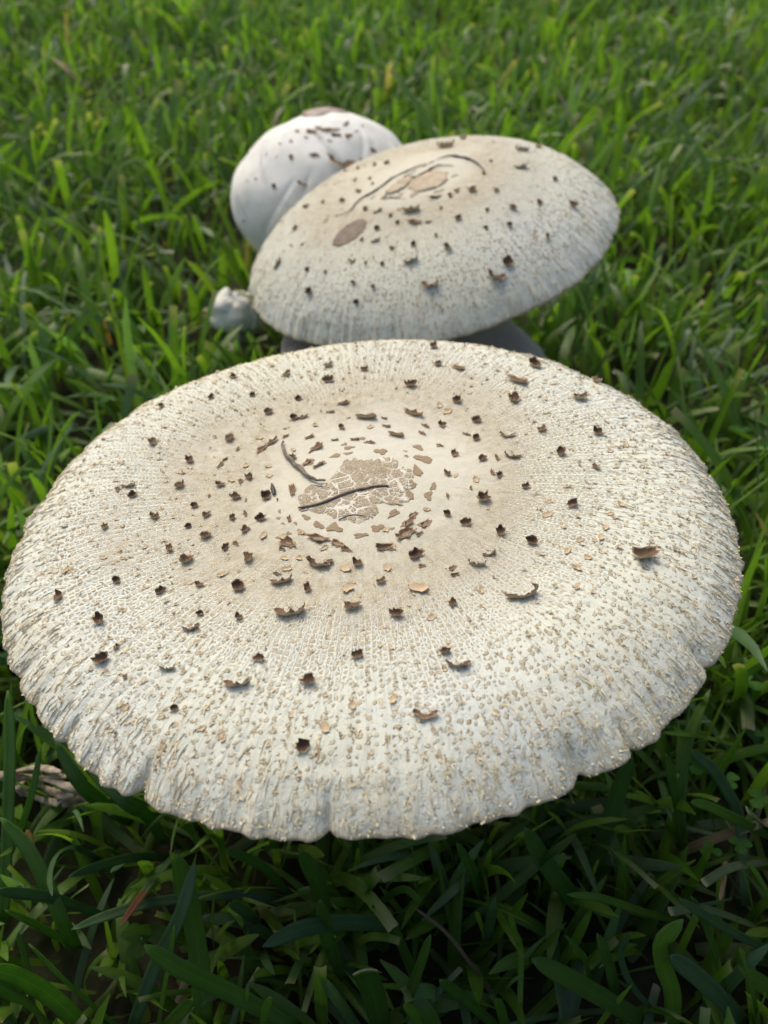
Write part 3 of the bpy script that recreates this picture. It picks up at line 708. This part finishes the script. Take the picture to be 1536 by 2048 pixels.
for i, (L, r, sd_) in enumerate((([(270,592),(380,558),(450,470),(600,382),(720,292),(880,222),(970,208)], 2.6, 1), ([(1045,165),(1140,132),(1250,142),(1340,172),(1420,240)], 3.6, 2), ([(820,330),(900,290),(980,250),(1060,205),(1175,208)], 3.6, 3),
                   ([(640,470),(690,390),(800,292),(900,235)], 2.0, 4), ([(620,460),(700,448),(805,456)], 1.8, 5), ([(870,400),(980,388),(1080,350),(1135,310)], 1.4, 6))):
    lying('plant_strand', surfB, c4(L), r * .75, M['dark_strand'], ['long thin dark strand running down to the oval spot of the tilted cap', 'thick black arched strand on top of the tilted cap', 'dark strand along the middle of the tilted cap, under the black arched one',
          'short dark strand branching beside the long thin one on the tilted cap', 'short level dark strand just above the scales of the tilted cap', 'hair-thin dark strand curving around the bare centre of the tilted cap'][i], 'strand', 0.8, seed=sd_, n=30, ns=7, jit=.45, taper=(.2, 1.0, .25))

# ---- low shaded mushroom between them
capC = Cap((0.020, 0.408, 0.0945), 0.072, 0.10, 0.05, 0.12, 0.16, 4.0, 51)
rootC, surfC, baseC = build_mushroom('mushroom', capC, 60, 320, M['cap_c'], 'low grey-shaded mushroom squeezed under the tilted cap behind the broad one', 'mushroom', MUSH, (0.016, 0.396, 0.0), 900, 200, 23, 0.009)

# ---- young egg-shaped mushroom at the back
def young():
    c = at_depth(657, 400, 0.580); Rr = 185 / FPX * 0.580
    e1, e2, n = frame(-0.03, 0.26)
    ph = np.linspace(0.01, 2.62, 90); nt = 260; th = np.arange(nt) * 2 * math.pi / nt
    PH, TH = np.meshgrid(ph, th, indexing='ij'); u = TH / (2 * math.pi)
    r = 1 + 0.03 * vnoise(u, PH / 2.7, 6, 4, 61) + 0.028 * vnoise(u, PH / 2.7, 12, 8, 62) * sstep(.2, .8, PH)
    g = np.random.default_rng(5)
    for k in range(44):        # short slanting folds crossing each other: a quilted skin
        t0 = g.uniform(0, 2 * math.pi); sl = g.choice([-1, 1]) * g.uniform(.35, .9); a = g.uniform(.35, 1.5); b_ = a + g.uniform(.35, .8)
        d = (TH - t0 - sl * (PH - 1.2) + math.pi) % (2 * math.pi) - math.pi
        amp = g.uniform(.014, .028) * sstep(a - .2, a + .1, PH) * sstep(b_ + .2, b_ - .1, PH)
        r = r - amp * np.exp(-(d / .03) ** 2) + amp * .6 * np.exp(-((d - .08) / .06) ** 2)
    shape = np.stack([np.sin(PH) * (1.0 - 0.10 * sstep(1.7, 2.6, PH)), np.cos(PH) * 0.85 + 0.04 * np.exp(-(PH / .5) ** 2)], -1)
    rr = r * Rr
    pos = c + (rr * shape[..., 0] * np.cos(TH))[..., None] * e1 + (rr * shape[..., 0] * np.sin(TH))[..., None] * e2 + (rr * shape[..., 1])[..., None] * n
    foot = c - n * (c[2] / n[2]); foot[2] = 0
    root = empty('mushroom', tuple(foot), 'young white egg-shaped mushroom with a brown top, standing behind the tilted cap', 'mushroom', MUSH)
    V, Q, uv = revolve_sheet(ph, th, pos); surf = Surf(V, Q)
    link('cap', fast_mesh('cap', V - foot, Q, [M['young']], uv), root)
    sv, sf = stem(foot, c - n * Rr * 0.75, 0.017, 0.016); link('stem', py_mesh('stem', sv - foot, sf, [M['stem']]), root)
    # brown disc on top: a domed ragged plate
    nd = 40; rows = []
    for f in np.linspace(0.001, 1, 9):
        row = []
        for k in range(nd):
            a = 2 * math.pi * k / nd; ph_ = 0.25 * f * (1 + .13 * math.sin(3 * a + 1) + .06 * math.sin(7 * a))
            lift = (1.012 + .018 * (1 - f ** 2)) if f < .999 else 0.985
            row.append(c + Rr * lift * (math.sin(ph_) * (math.cos(a) * e1 + math.sin(a) * e2) + (.85 * math.cos(ph_) + .04 * math.exp(-(ph_ / .5) ** 2)) * n))
        rows.append(row)
    dv, dq, _ = revolve_sheet(np.linspace(0, 1, 9), np.arange(nd), np.array(rows)); link('disc', fast_mesh('disc', dv - foot, dq, [M['young_disc']]), root)
    L = crop(460, 210, 4.267, [(520,445,56),(720,430,100,'d'),(940,452,190,'u'),(1220,390,80,'d'),(1115,470,46),(375,690,56),(220,630,44),(150,650,40,'s'),(630,655,130,'u'),(120,990,40),(310,420,40,'s'),(400,440,40,'s'),(425,330,44,'d'),(520,310,50,'d'),
      (575,225,56,'d'),(690,232,96,'d'),(830,218,120,'d'),(990,162,110,'d'),(910,212,80,'d'),(1010,265,84,'d'),(900,260,92,'d'),(770,292,112,'d'),(1130,180,60,'d'),(650,280,60,'d'),(1080,225,70,'d'),(850,310,60,'d'),(760,200,80,'d')])
    place_scales(L, surf, foot, root, 0.85, 0.5, (655, 235))
    return c, Rr
yc, yR = young()

# ---- small broken button in the grass
def button():
    c = at_z(468, 624, 0.034); foot = np.array([c[0], c[1], 0.0])
    root = empty('mushroom', tuple(foot), 'small broken white button mushroom low in the grass left of the tilted cap', 'mushroom', MUSH)
    def lump(nm, ctr, rad, seed, mat, sq=(1, 1, .8)):
        ph = np.linspace(0.02, math.pi - .02, 30); nt = 48; th = np.arange(nt) * 2 * math.pi / nt
        PH, TH = np.meshgrid(ph, th, indexing='ij'); u = TH / (2 * math.pi)
        r = rad * (1 + .20 * vnoise(u, PH / 3.2, 5, 3, seed) + .10 * vnoise(u, PH / 3.2, 11, 7, seed + 1) + .04 * vnoise(u, PH / 3.2, 24, 16, seed + 2))
        pos = np.stack([r * np.sin(PH) * np.cos(TH) * sq[0], r * np.sin(PH) * np.sin(TH) * sq[1], r * np.cos(PH) * sq[2]], -1) + np.array(ctr)
        V, Q, uv = revolve_sheet(ph, th, pos); return link(nm, fast_mesh(nm, V - foot, Q, [mat], uv), root)
    lump('cap', c, 0.0135, 71, M['button'], (1.05, 1.0, 1.05))
    lump('cap_fragment', at_z(505, 608, 0.036), 0.0095, 74, M['button'], (1.1, .9, .7))
    lump('cap_fragment', at_z(500, 641, 0.029), 0.0085, 77, M['button'], (.8, .8, 1.1))
    lump('cap_fragment', at_z(527, 648, 0.026), 0.0055, 80, M['torn'], (.7, .9, 1.1))
    lump('cap_fragment', at_z(416, 632, 0.030), 0.0045, 83, M['torn'], (.7, 1, 1.2))
    lump('torn_edge', at_z(492, 618, 0.035), 0.0080, 86, M['torn'], (1.1, .35, .9))
    lump('torn_edge', at_z(487, 600, 0.038), 0.0050, 89, M['torn'], (1.0, .6, .6))
    sv, sf = stem(foot + np.array([0, .006, 0]), c - np.array([0, -.006, .004]), 0.007, 0.0065); link('stem', py_mesh('stem', sv - foot, sf, [M['stem']]), root)
    return c
bc = button()

# ------------------------------------------------------------------ grass
def blade_cols(n, g):
    a = np.array([0.060, 0.126, 0.016]); b = np.array([0.110, 0.208, 0.027]); c = np.array([0.066, 0.128, 0.056])
    t = g.uniform(0, 1, n)[:, None]; col = a * (1 - t) + b * t
    k = g.uniform(0, 1, n); col[k < .22] = c * (0.8 + .5 * t[k < .22])
    y = (k > .91) & (k < .96); col[y] = np.array([0.095, 0.165, 0.024]) * (0.8 + .4 * t[y])
    d = k >= .993; col[d] = np.array([0.20, 0.165, 0.105]) * (0.6 + .6 * t[d])
    return col
def blades(base, L, wd, az, el0, bend, twist, S, g, cut):
    """ribbons with a folded midrib: (n) arrays -> V, Q, uv, col"""
    n = len(L); t = np.linspace(0, 1, S + 1)
    el = el0[:, None] - bend[:, None] * t[None] ** 1.4
    azz = az[:, None] + twist[:, None] * t[None]
    ds = (L / S)[:, None]
    dx = np.cos(el) * np.cos(azz) * ds; dy = np.cos(el) * np.sin(azz) * ds; dz = np.sin(el) * ds
    z0 = np.zeros((n, 1))
    C = np.stack([np.concatenate([z0, np.cumsum(q[:, :-1], 1)], 1) for q in (dx, dy, dz)], -1) + base[:, None]
    C[..., 2] = np.maximum(C[..., 2], 0.002)
    T = np.stack([np.cos(el) * np.cos(azz), np.cos(el) * np.sin(azz), np.sin(el)], -1)
    roll = g.normal(0, .45, n)[:, None] + g.normal(0, .5, n)[:, None] * t
    sx = np.stack([-np.sin(azz), np.cos(azz), 0 * azz], -1); nrm = np.cross(T, sx)
    side = sx * np.cos(roll)[..., None] + nrm * np.sin(roll)[..., None]; nrm = np.cross(side, T)
    prof = np.interp(t, [0, .12, .5, .8, .93, 1], [.55, .85, 1, .88, .55, .10])[None] + 0 * L[:, None]
    prof[cut] = np.interp(t, [0, .12, .5, 1], [.55, .85, 1, .9])
    hw = (wd[:, None] * prof * .5)[..., None]
    fold = hw * g.uniform(.05, .45, n)[:, None, None]
    V = np.stack([C - side * hw + nrm * -fold * 0, C - nrm * fold, C + side * hw], 2)  # n,S+1,3,3
    V = V.reshape(n, -1, 3)
    i = np.arange(S); q = []
    for k in (0, 1): q.append(np.stack([i * 3 + k, i * 3 + k + 1, i * 3 + k + 4, i * 3 + k + 3], -1))
    q = np.concatenate(q); Q = (np.arange(n)[:, None, None] * (3 * (S + 1)) + q[None]).reshape(-1, 4)
    tv = np.repeat(t, 3); uu = np.tile([0, .5, 1.0], S + 1)
    uv1 = np.stack([uu, tv], -1)[q.ravel()]; uv = np.tile(uv1, (n, 1))
    return V.reshape(-1, 3), Q, uv
def scatter(n, ylo, yhi, wf, g, dens_pow=1.0):
    out = []
    y = ylo + (yhi - ylo) * g.uniform(0, 1, n) ** dens_pow
    x = g.uniform(-1, 1, n) * wf(y)
    return np.stack([x, y, 0 * x], -1)
def grass_field():
    g = np.random.default_rng(99)
    wf = lambda y: 0.26 + 0.52 * np.clip(y, 0, 9)
    def area(a, b): yy = np.linspace(a, b, 50); return np.trapezoid(2 * wf(yy), yy) if hasattr(np, 'trapezoid') else np.trapz(2 * wf(yy), yy)
    Vs, Qs, Us, Cs, off = [], [], [], [], 0
    for (a, b, den, S, Ls, ws) in ((-0.10, 0.34, 20000, 9, 1.12, .64), (0.34, 0.80, 12000, 7, .86, .80), (0.80, 1.7, 12000, 5, .72, .78), (1.7, 3.2, 3200, 4, 1.15, 1.5), (3.2, 7.0, 500, 3, 1.4, 2.6)):
        n = int(area(a, b) * den)
        yy = g.uniform(a, b, n * 3); xx = g.uniform(-1, 1, n * 3) * wf(b); k = np.abs(xx) < wf(yy); yy = yy[k][:n]; xx = xx[k][:n]; n = len(yy)
        cl = vnoise(xx * .7 + .5, np.clip(yy / 7, 0, 1), 17, 90, 5)     # tufts and gaps
        keep = g.uniform(-1.1, .9, n) < cl + .75; yy, xx, cl = yy[keep], xx[keep], cl[keep]; n = len(yy)
        base = np.stack([xx, yy, np.full(n, -.001)], -1)
        L = g.gamma(9, .0072, n) * Ls * (1 + .18 * cl); L = np.clip(L, .022, .115)
        wd = g.normal(.0064, .0014, n) * ws; wd = np.clip(wd, .002, .011 * ws)
        thin = g.uniform(0, 1, n) < .30; wd[thin] *= .45
        az = g.uniform(0, 2 * math.pi, n); el0 = np.clip(g.normal(1.15, .32, n), .25, 1.57)
        bend = np.abs(g.normal(.55, .65, n)); tw = g.normal(0, .35, n)
        cut = g.uniform(0, 1, n) < (.14 if b < .5 else .25)
        # keep blades out of the low button, the young mushroom's foot and from piercing the caps
        tipx = xx + np.cos(az) * L * .6; tipy = yy + np.sin(az) * L * .6
        bad = (np.hypot(xx - bc[0], yy - bc[1]) < .019) | ((np.hypot(tipx - bc[0], tipy - bc[1] + .010) < .024) & (yy < bc[1] + .012) & (yy > bc[1] - .03) & (g.uniform(0, 1, n) < .6))
        bad |= np.hypot(xx - yc[0], yy - yc[1] - .02) < .03
        under = (np.hypot(xx - .0, yy - .2) < .125) | (np.hypot(xx - .02, yy - .45) < .115)
        L[under] = np.minimum(L[under], .075)
        bl = np.hypot(xx - bc[0], yy - bc[1] + .02) < .045; L[bl] = np.minimum(L[bl], .043)
        low = np.hypot(xx - .02, yy - .40) < .09; L[low] = np.minimum(L[low], .05)
        nearcam = (yy < .20) & (np.abs(xx) < .25); L[nearcam] = np.minimum(L[nearcam], .05 + .02 * (yy[nearcam] > .15))
        k = ~bad; base, L, wd, az, el0, bend, tw, cut = (q[k] for q in (base, L, wd, az, el0, bend, tw, cut)); n = len(L)
        V, Q, uv = blades(base, L, wd, az, el0, bend, tw, S, g, cut)
        col = blade_cols(n, g) * (1 + .25 * vnoise(base[:, 0] * .4 + .5, np.clip(base[:, 1] / 4, 0, 1), 9, 20, 8))[:, None]
        c3 = np.repeat(col, 3 * (S + 1), 0)
        tt = np.tile(np.repeat(np.linspace(0, 1, S + 1), 3), n)
        pale = (1 - sstep(0, .35, tt))[:, None]; c3 = c3 * (1 - pale * .6) + np.array([.16, .17, .07]) * pale * .6   # pale sheaths at the base
        ct = np.repeat(cut, 3 * (S + 1)) & (tt > .97); c3[ct] = c3[ct] * .4 + np.array([.30, .27, .17]) * .6          # mown, dried ends
        Vs.append(V); Qs.append(Q + off); Us.append(uv); Cs.append(c3); off += len(V)
    me = fast_mesh('lawn_grass', np.concatenate(Vs), np.concatenate(Qs), [M['grass']], np.concatenate(Us), np.concatenate(Cs))
    o = link('lawn_grass', me)
    tag(o, 'green lawn grass growing all around the mushrooms', 'grass', kind='stuff')
grass_field()

# ---- single foreground blades, laid out along the ground they grow from
def one_blade(name, pts, wpx, col, label, group=None, tip=None, cut=False, mat='grass', roll=0.0, cat='grass blade', base_at_end=True, fold=.22):
    P = np.array([at_z(*q) for q in pts]); n = 16; C = spline(P, n)
    if base_at_end: C = C[::-1]
    t = np.linspace(0, 1, n); d = depth_of(C[n // 2]); w_ = wpx / FPX * d
    T = np.gradient(C, axis=0); T /= np.linalg.norm(T, axis=1)[:, None]
    view = CO - C; view /= np.linalg.norm(view, axis=1)[:, None]
    up = np.array([0, -0.35, 1.0]); side = np.cross(T, up[None] + 0 * T); side /= np.linalg.norm(side, axis=1)[:, None]; nr = np.cross(side, T)
    rr = roll + .25 * np.sin(t * 2.4 + wpx); side, nr = side * np.cos(rr)[:, None] + nr * np.sin(rr)[:, None], nr * np.cos(rr)[:, None] - side * np.sin(rr)[:, None]
    if cut: pr = np.interp(t, [0, .1, .5, 1], [.7, .9, 1, .95])
    else: pr = np.interp(t, [0, .1, .5, .8, .9, .96, 1], [.7, .9, 1, .92, .74, .46, .08])
    hw = (w_ * .5 * pr)[:, None]; th = 0.00022
    rows = [C - side * hw, C - side * hw * .5 - nr * hw * fold * .7, C - nr * hw * fold, C + side * hw * .5 - nr * hw * fold * .7, C + side * hw]
    Tp = np.stack(rows, 1); Bt = Tp - nr[:, None] * th; V = np.concatenate([Tp.reshape(-1, 3), Bt.reshape(-1, 3)]); m = n * 5
    Q = []; 
    for i in range(n - 1):
        for k in range(4):
            a = i * 5 + k; Q.append((a, a + 1, a + 6, a + 5)); Q.append((m + a, m + a + 5, m + a + 6, m + a + 1))
        Q.append((i * 5, i * 5 + 5, m + i * 5 + 5, m + i * 5)); Q.append((i * 5 + 4, m + i * 5 + 4, m + i * 5 + 9, i * 5 + 9))
    Q += [(k, m + k, m + k + 1, k + 1) for k in range(4)]; e = (n - 1) * 5; Q += [(e + k, e + k + 1, m + e + k + 1, m + e + k) for k in range(4)]
    Q = np.array(Q); ids = np.arange(2 * m) % m; uvv = np.stack([(ids % 5) / 4, (ids // 5) / (n - 1)], -1)[Q.ravel()]
    c = np.tile(np.array(col), (2 * m, 1)); tt = (ids // 5) / (n - 1)
    if tip is not None: k = sstep(.60, .66, tt)[:, None]; c = c * (1 - k) + np.array(tip) * k
    if cut: k = (tt > .985)[:, None]; c = np.where(k, np.array([.34, .32, .20]), c)
    b = C[0].copy()
    o = link(name, fast_mesh(name, V - b, Q, [M[mat]], uvv, c), loc=tuple(b))
    return tag(o, label, cat, group)
G1 = (0.070, 0.155, 0.018); G2 = (0.050, 0.115, 0.017); G3 = (0.054, 0.110, 0.046); G4 = (0.105, 0.205, 0.024); PALE = (0.10, 0.145, 0.075)
FG = 'grass blades in the shade before the broad cap'
def zs(pts, zt=.076, zb=.022): n = len(pts); return [(p[0], p[1], zt + (zb - zt) * (i / (n - 1)) ** 1.3) for i, p in enumerate(pts)]
SPECIAL = [
 ([(354,1708),(372,1780),(395,1900),(411,2060)], 44, G1, 'wide upright grass blade with a blunt tip, crossed by two others before the broad cap', {}),
 ([(289,1891),(365,1940),(469,1990),(600,2060)], 38, G1, 'long wide grass blade slanting across the upright blunt-tipped one', {}),
 ([(390,1725),(359,1833),(312,1927),(262,2060)], 30, G3, 'grey-green grass blade leaning behind the upright blunt-tipped one', {}),
 ([(240,1852),(286,1786),(318,1745),(359,1698)], 16, G3, 'grass blade with a dried rust-brown tip', {'tip': (0.135, 0.055, 0.028), 'roll': .3}),
 ([(143,1859),(208,1833),(292,1807),(365,1797),(469,1789),(573,1802)], 22, G3, 'long level grey-green grass blade passing behind the upright blunt-tipped one', {}),
 ([(1366,1839),(1325,1885),(1325,1927),(1345,1984),(1345,2060)], 40, G4, 'bright S-curved grass blade with a hooked blunt tip', {}),
 ([(1020,1831),(1030,1865),(1041,1906),(1039,2060)], 13, G4, 'thin bright upright grass stem with a kinked top', {}),
 ([(1064,1919),(1132,1953),(1205,1995),(1300,2050)], 40, G2, 'wide dark grass blade slanting down beside the S-curved one', {}),
 ([(730,1945),(745,1985),(765,2060)], 50, G2, 'very wide grass blade with a mown square end', {'cut': True}),
 ([(104,1792),(99,1750),(115,1708),(151,1695),(198,1719)], 15, G3, 'narrow grass blade bent over into a hook', {}),
]
for pts, wpx, col, lab, kw in SPECIAL:
    one_blade('grass_blade', zs(pts), wpx, col, lab, None, **kw)
PLAIN = [
 ([(0,1635),(52,1693),(94,1771),(130,1854),(156,1901)], 30, G1), ([(138,1753),(208,1729),(271,1714),(344,1716)], 18, G3), ([(222,1745),(250,1724),(290,1720)], 18, G3), ([(-20,1935),(42,1958),(104,1995),(177,2060)], 38, G4),
 ([(-20,1965),(52,2010),(110,2060)], 44, G2), ([(57,1888),(120,1953),(172,2000),(240,2060)], 13, G1), ([(36,1865),(52,1927),(62,1985)], 19, G2), ([(10,1820),(62,1844),(115,1875),(135,1901)], 15, G1), ([(-10,1781),(104,1797),(208,1833)], 26, G3),
 ([(349,1849),(339,1917),(328,1979),(315,2060)], 13, G1), ([(385,2000),(359,2026),(325,2060)], 26, G1), ([(542,1995),(531,2021),(524,2065)], 17, G4), ([(526,1893),(599,1859),(677,1846),(755,1849),(810,1862)], 34, G3), ([(458,1807),(490,1823),(516,1849)], 20, G3),
 ([(83,1490),(62,1594),(31,1682),(-5,1755)], 14, G1), ([(110,1480),(156,1562),(208,1609),(266,1646)], 30, G2), ([(160,1520),(250,1604),(292,1630),(330,1690)], 28, G2), ([(15,1380),(20,1500),(15,1660),(8,1850)], 24, G1),
 ([(1194,1867),(1215,1917),(1228,1969),(1231,2010)], 26, G2), ([(1134,1789),(1205,1797),(1283,1823),(1361,1844)], 16, G1), ([(1358,1797),(1413,1833),(1476,1870),(1546,1905)], 19, G3), ([(1340,1823),(1413,1818),(1517,1854)], 18, PALE), ([(1382,1792),(1418,1865),(1455,1995)], 18, G2),
 ([(1262,1867),(1241,1906),(1262,1969),(1319,2036)], 14, G3), ([(1340,1911),(1413,1969),(1495,2055)], 38, G3), ([(1220,1695),(1246,1734),(1288,1812)], 15, G2), ([(1262,1510),(1231,1604),(1184,1750)], 34, G2), ([(1420,1378),(1377,1476),(1359,1593),(1367,1700)], 24, G1),
 ([(1332,1507),(1353,1593),(1367,1690)], 26, G2), ([(1328,1466),(1387,1470),(1455,1486),(1546,1524)], 16, G1), ([(1383,1505),(1422,1534),(1455,1583),(1480,1642),(1491,1812)], 24, G3), ([(1383,1605),(1416,1612),(1484,1644),(1546,1676)], 21, G1),
 ([(1496,1620),(1546,1662)], 17, PALE), ([(809,2010),(826,2026),(845,2062)], 20, G4), ([(861,1870),(830,1958),(804,2030)], 25, G2), ([(993,2000),(1003,2022),(1012,2062)], 21, G1), ([(913,1687),(944,1740),(965,1800)], 26, G2), ([(1049,1656),(1101,1740),(1184,1838)], 40, G2),
 ([(1153,1667),(1049,1750),(913,1865)], 24, G2), ([(1496,1724),(1516,1752),(1546,1800)], 13, G4), ([(1408,1766),(1465,1734),(1546,1722)], 18, PALE), ([(640,1800),(655,1880),(690,1960)], 30, G2), ([(600,1700),(640,1780),(650,1860)], 34, G2),
 ([(840,1800),(800,1780),(730,1830)], 16, G2), ([(1480,1900),(1500,1960),(1520,2060)], 22, G1), ([(880,1960),(930,2000),(1000,2060)], 26, G2), ([(450,1700),(520,1730),(580,1790)], 20, G2), ([(1130,1870),(1170,1920),(1190,2000)], 14, G2),
]
def blade_label(pts, wpx, col):
    wd = 'very narrow' if wpx < 15 else 'narrow' if wpx < 20 else 'medium-wide' if wpx < 28 else 'wide'
    tone = {G1: 'mid-green', G2: 'dark green', G3: 'grey-green', G4: 'bright green', PALE: 'pale mown'}[col]
    P = np.array(pts, float); a, b = P[0], P[-1]; ch = np.linalg.norm(b - a)
    sag = max(abs(np.cross(b - a, p - a)) / ch for p in P) / ch
    form = 'curved' if sag > .12 else 'straight'
    pose = 'upright' if abs(b[1] - a[1]) > 2.2 * abs(b[0] - a[0]) else 'lying' if abs(b[1] - a[1]) < .5 * abs(b[0] - a[0]) else 'slanting'
    side = 'under the left rim of' if P[:, 0].mean() < 330 else 'under the right rim of' if P[:, 0].mean() > 1180 else 'in the deep shade before'
    return f'{wd} {tone} {form} {pose} grass blade {side} the broad cap'
for i, (pts, wpx, col) in enumerate(PLAIN):
    one_blade('grass_blade', zs(pts, .070 + .010 * math.sin(i * 2.3)), wpx, col, blade_label(pts, wpx, col), FG, cut=(col == PALE), roll=.5 * math.sin(i * 1.7))
one_blade('dry_stalk', zs([(825,1812),(892,1865),(944,1932),(986,1995)], .05, .02), 8, (0.13, 0.095, 0.06), 'thin grey-brown dead stalk lying among the dark blades', None, cat='dry stalk')
for pts, wpx, lab in (([(1305,560),(1309,580),(1316,612)], 11, 'pinkish-tan dead blade standing right of the tilted cap'), ([(208,640),(214,665),(222,690)], 9, 'dull pink dead blade in the grass left of the broken button'), ([(105,115),(140,145),(180,180)], 7, 'long brown dead blade far out on the lawn'),
                      ([(55,1660),(62,1690),(66,1720)], 20, 'pale torn dead blade under the tangled dry runner'), ([(1440,1800),(1448,1760),(1452,1720)], 12, 'rusty dead blade beside the pale mown blades')):
    one_blade('dead_grass', zs(pts, .05, .025), wpx, (0.36, 0.25, 0.17), lab, None, mat='grass', cat='dead grass')

# ---- tangled dry runner left of the large cap
def runner():
    c = at_z(90, 1570, .03); root = empty('dry_runner', (c[0], c[1], 0), 'tangle of dry grey-brown grass runner under the left rim of the broad cap', 'dry runner'); b = np.array([c[0], c[1], 0.0])
    f = lambda x, y: (x / 5.908, 1480 + y / 5.908)
    for i, (L, r, z) in enumerate((([(-100,400),(60,420),(250,360),(450,330),(720,380)], 7, .048), ([(-60,440),(200,440),(420,440),(620,480),(800,560),(1000,640),(1200,780)], 8, .044), ([(180,570),(330,640),(480,700),(700,740),(950,700),(1150,760)], 8, .036),
                    ([(420,520),(560,580),(740,660),(900,660)], 7, .040), ([(200,390),(280,470),(240,540),(330,600)], 6, .042), ([(540,690),(700,700),(900,750)], 7, .032), ([(1000,650),(1180,760),(1330,880)], 5, .038), ([(600,360),(740,440),(780,430)], 7, .045))):
        P = np.array([at_z(*f(x, y), z + .004 * math.sin(k * 1.9 + i)) for k, (x, y) in enumerate(L)]); C = spline(P, 20)
        rad = r / FPX * depth_of(C[10]) * (1 + .25 * np.sin(np.linspace(0, 9, 20) + i)) * np.interp(np.linspace(0, 1, 20), [0, .1, .9, 1], [.5, 1, 1, .4])
        V, F = tube(C, rad, 8, .22, i, .55); link('strand', py_mesh('strand', V - b, F, [M['grey_straw']]), root)
runner()

# ---- clover among the grass
def clover_plant(px, py, z, wpx, label, rot=0.0, bright=1.0, group=None, rnd=False):
    c = at_z(px, py, z); d = depth_of(c); L = wpx / FPX * d * .5
    root = empty('clover', (c[0], c[1] + .006, 0), label, 'clover', group); b = np.array([c[0], c[1] + .006, 0.0])
    V, F = tube(spline([b, (b + c) / 2 + np.array([.002, 0, 0]), c], 8), np.full(8, .0006), 6)
    me = py_mesh('stalk', V - b, F, [M['grass']]); a = me.color_attributes.new("Col", 'FLOAT_COLOR', 'POINT'); a.data.foreach_set("color", [.06, .11, .03, 1] * len(me.vertices)); link('stalk', me, root)
    for k in range(3):
        a0 = rot + k * 2.094; n = 7; rows = []
        for i in range(n):
            f = i / (n - 1); hw = L * .52 * (math.sin(math.pi * min(f * .86 + .08, 1)) ** .7) * (.55 + .6 * f)
            x = L * (f if f < .99 else .96); z_ = .10 * L * math.sin(f * 2.6)
            rows.append([(x, -hw, z_ + .12 * hw), (x, -hw * .5, z_ + .02 * hw), (x, 0, z_ - .1 * hw), (x, hw * .5, z_ + .02 * hw), (x, hw, z_ + .12 * hw)])
        R = np.array(rows).reshape(-1, 3); ca, sa = math.cos(a0), math.sin(a0)
        W = np.stack([R[:, 0] * ca - R[:, 1] * sa, R[:, 0] * sa + R[:, 1] * ca, R[:, 2]], -1); W[:, 2] -= W[:, 1] * .35
        W = W + (c - b)
        Wb = W - np.array([0, 0, .0002]); m = len(W)
        Q = [(i * 5 + k_, i * 5 + k_ + 1, i * 5 + k_ + 6, i * 5 + k_ + 5) for i in range(n - 1) for k_ in range(4)]
        Qb = [(m + q[0], m + q[3], m + q[2], m + q[1]) for q in Q]; QQ = np.array(Q + Qb)
        ids = np.arange(2 * m) % m; uvv = np.stack([(ids % 5) / 4, (ids // 5) / (n - 1)], -1)[QQ.ravel()]
        link('leaflet', fast_mesh('leaflet', np.concatenate([W, Wb]), QQ, [M['clover']], uvv, np.tile(np.array([.032, .085, .018]) * bright, (2 * m, 1))), root)
clover_plant(283, 1878, .034, 92, 'dark three-leaved clover near the rust-brown blade tip', .5, .55)
for i, (px, py, wpx, br) in enumerate(((1395,1530,60,2.2), (1490,1365,70,1.6), (1455,1560,55,1.8), (1520,1600,60,1.5), (1300,1640,50,1.3), (1480,1690,50,1.4), (1420,1700,46,1.6), (1530,1470,50,1.5))):
    clover_plant(px, py, .040, wpx, 'small bright clover in the grass beside the right rim of the broad cap', i * 1.3, br, 'clovers right of the broad cap')
for i, (px, py, wpx, br) in enumerate(((60,950,44,1.8), (215,800,40,1.3), (1480,860,50,1.5), (1330,690,44,1.6), (1380,760,44,1.4), (110,1150,46,1.4))):
    clover_plant(px, py, .040, wpx, 'small clover half hidden in the lawn behind the broad cap', i * 1.9 + .4, br, 'clovers in the lawn behind')
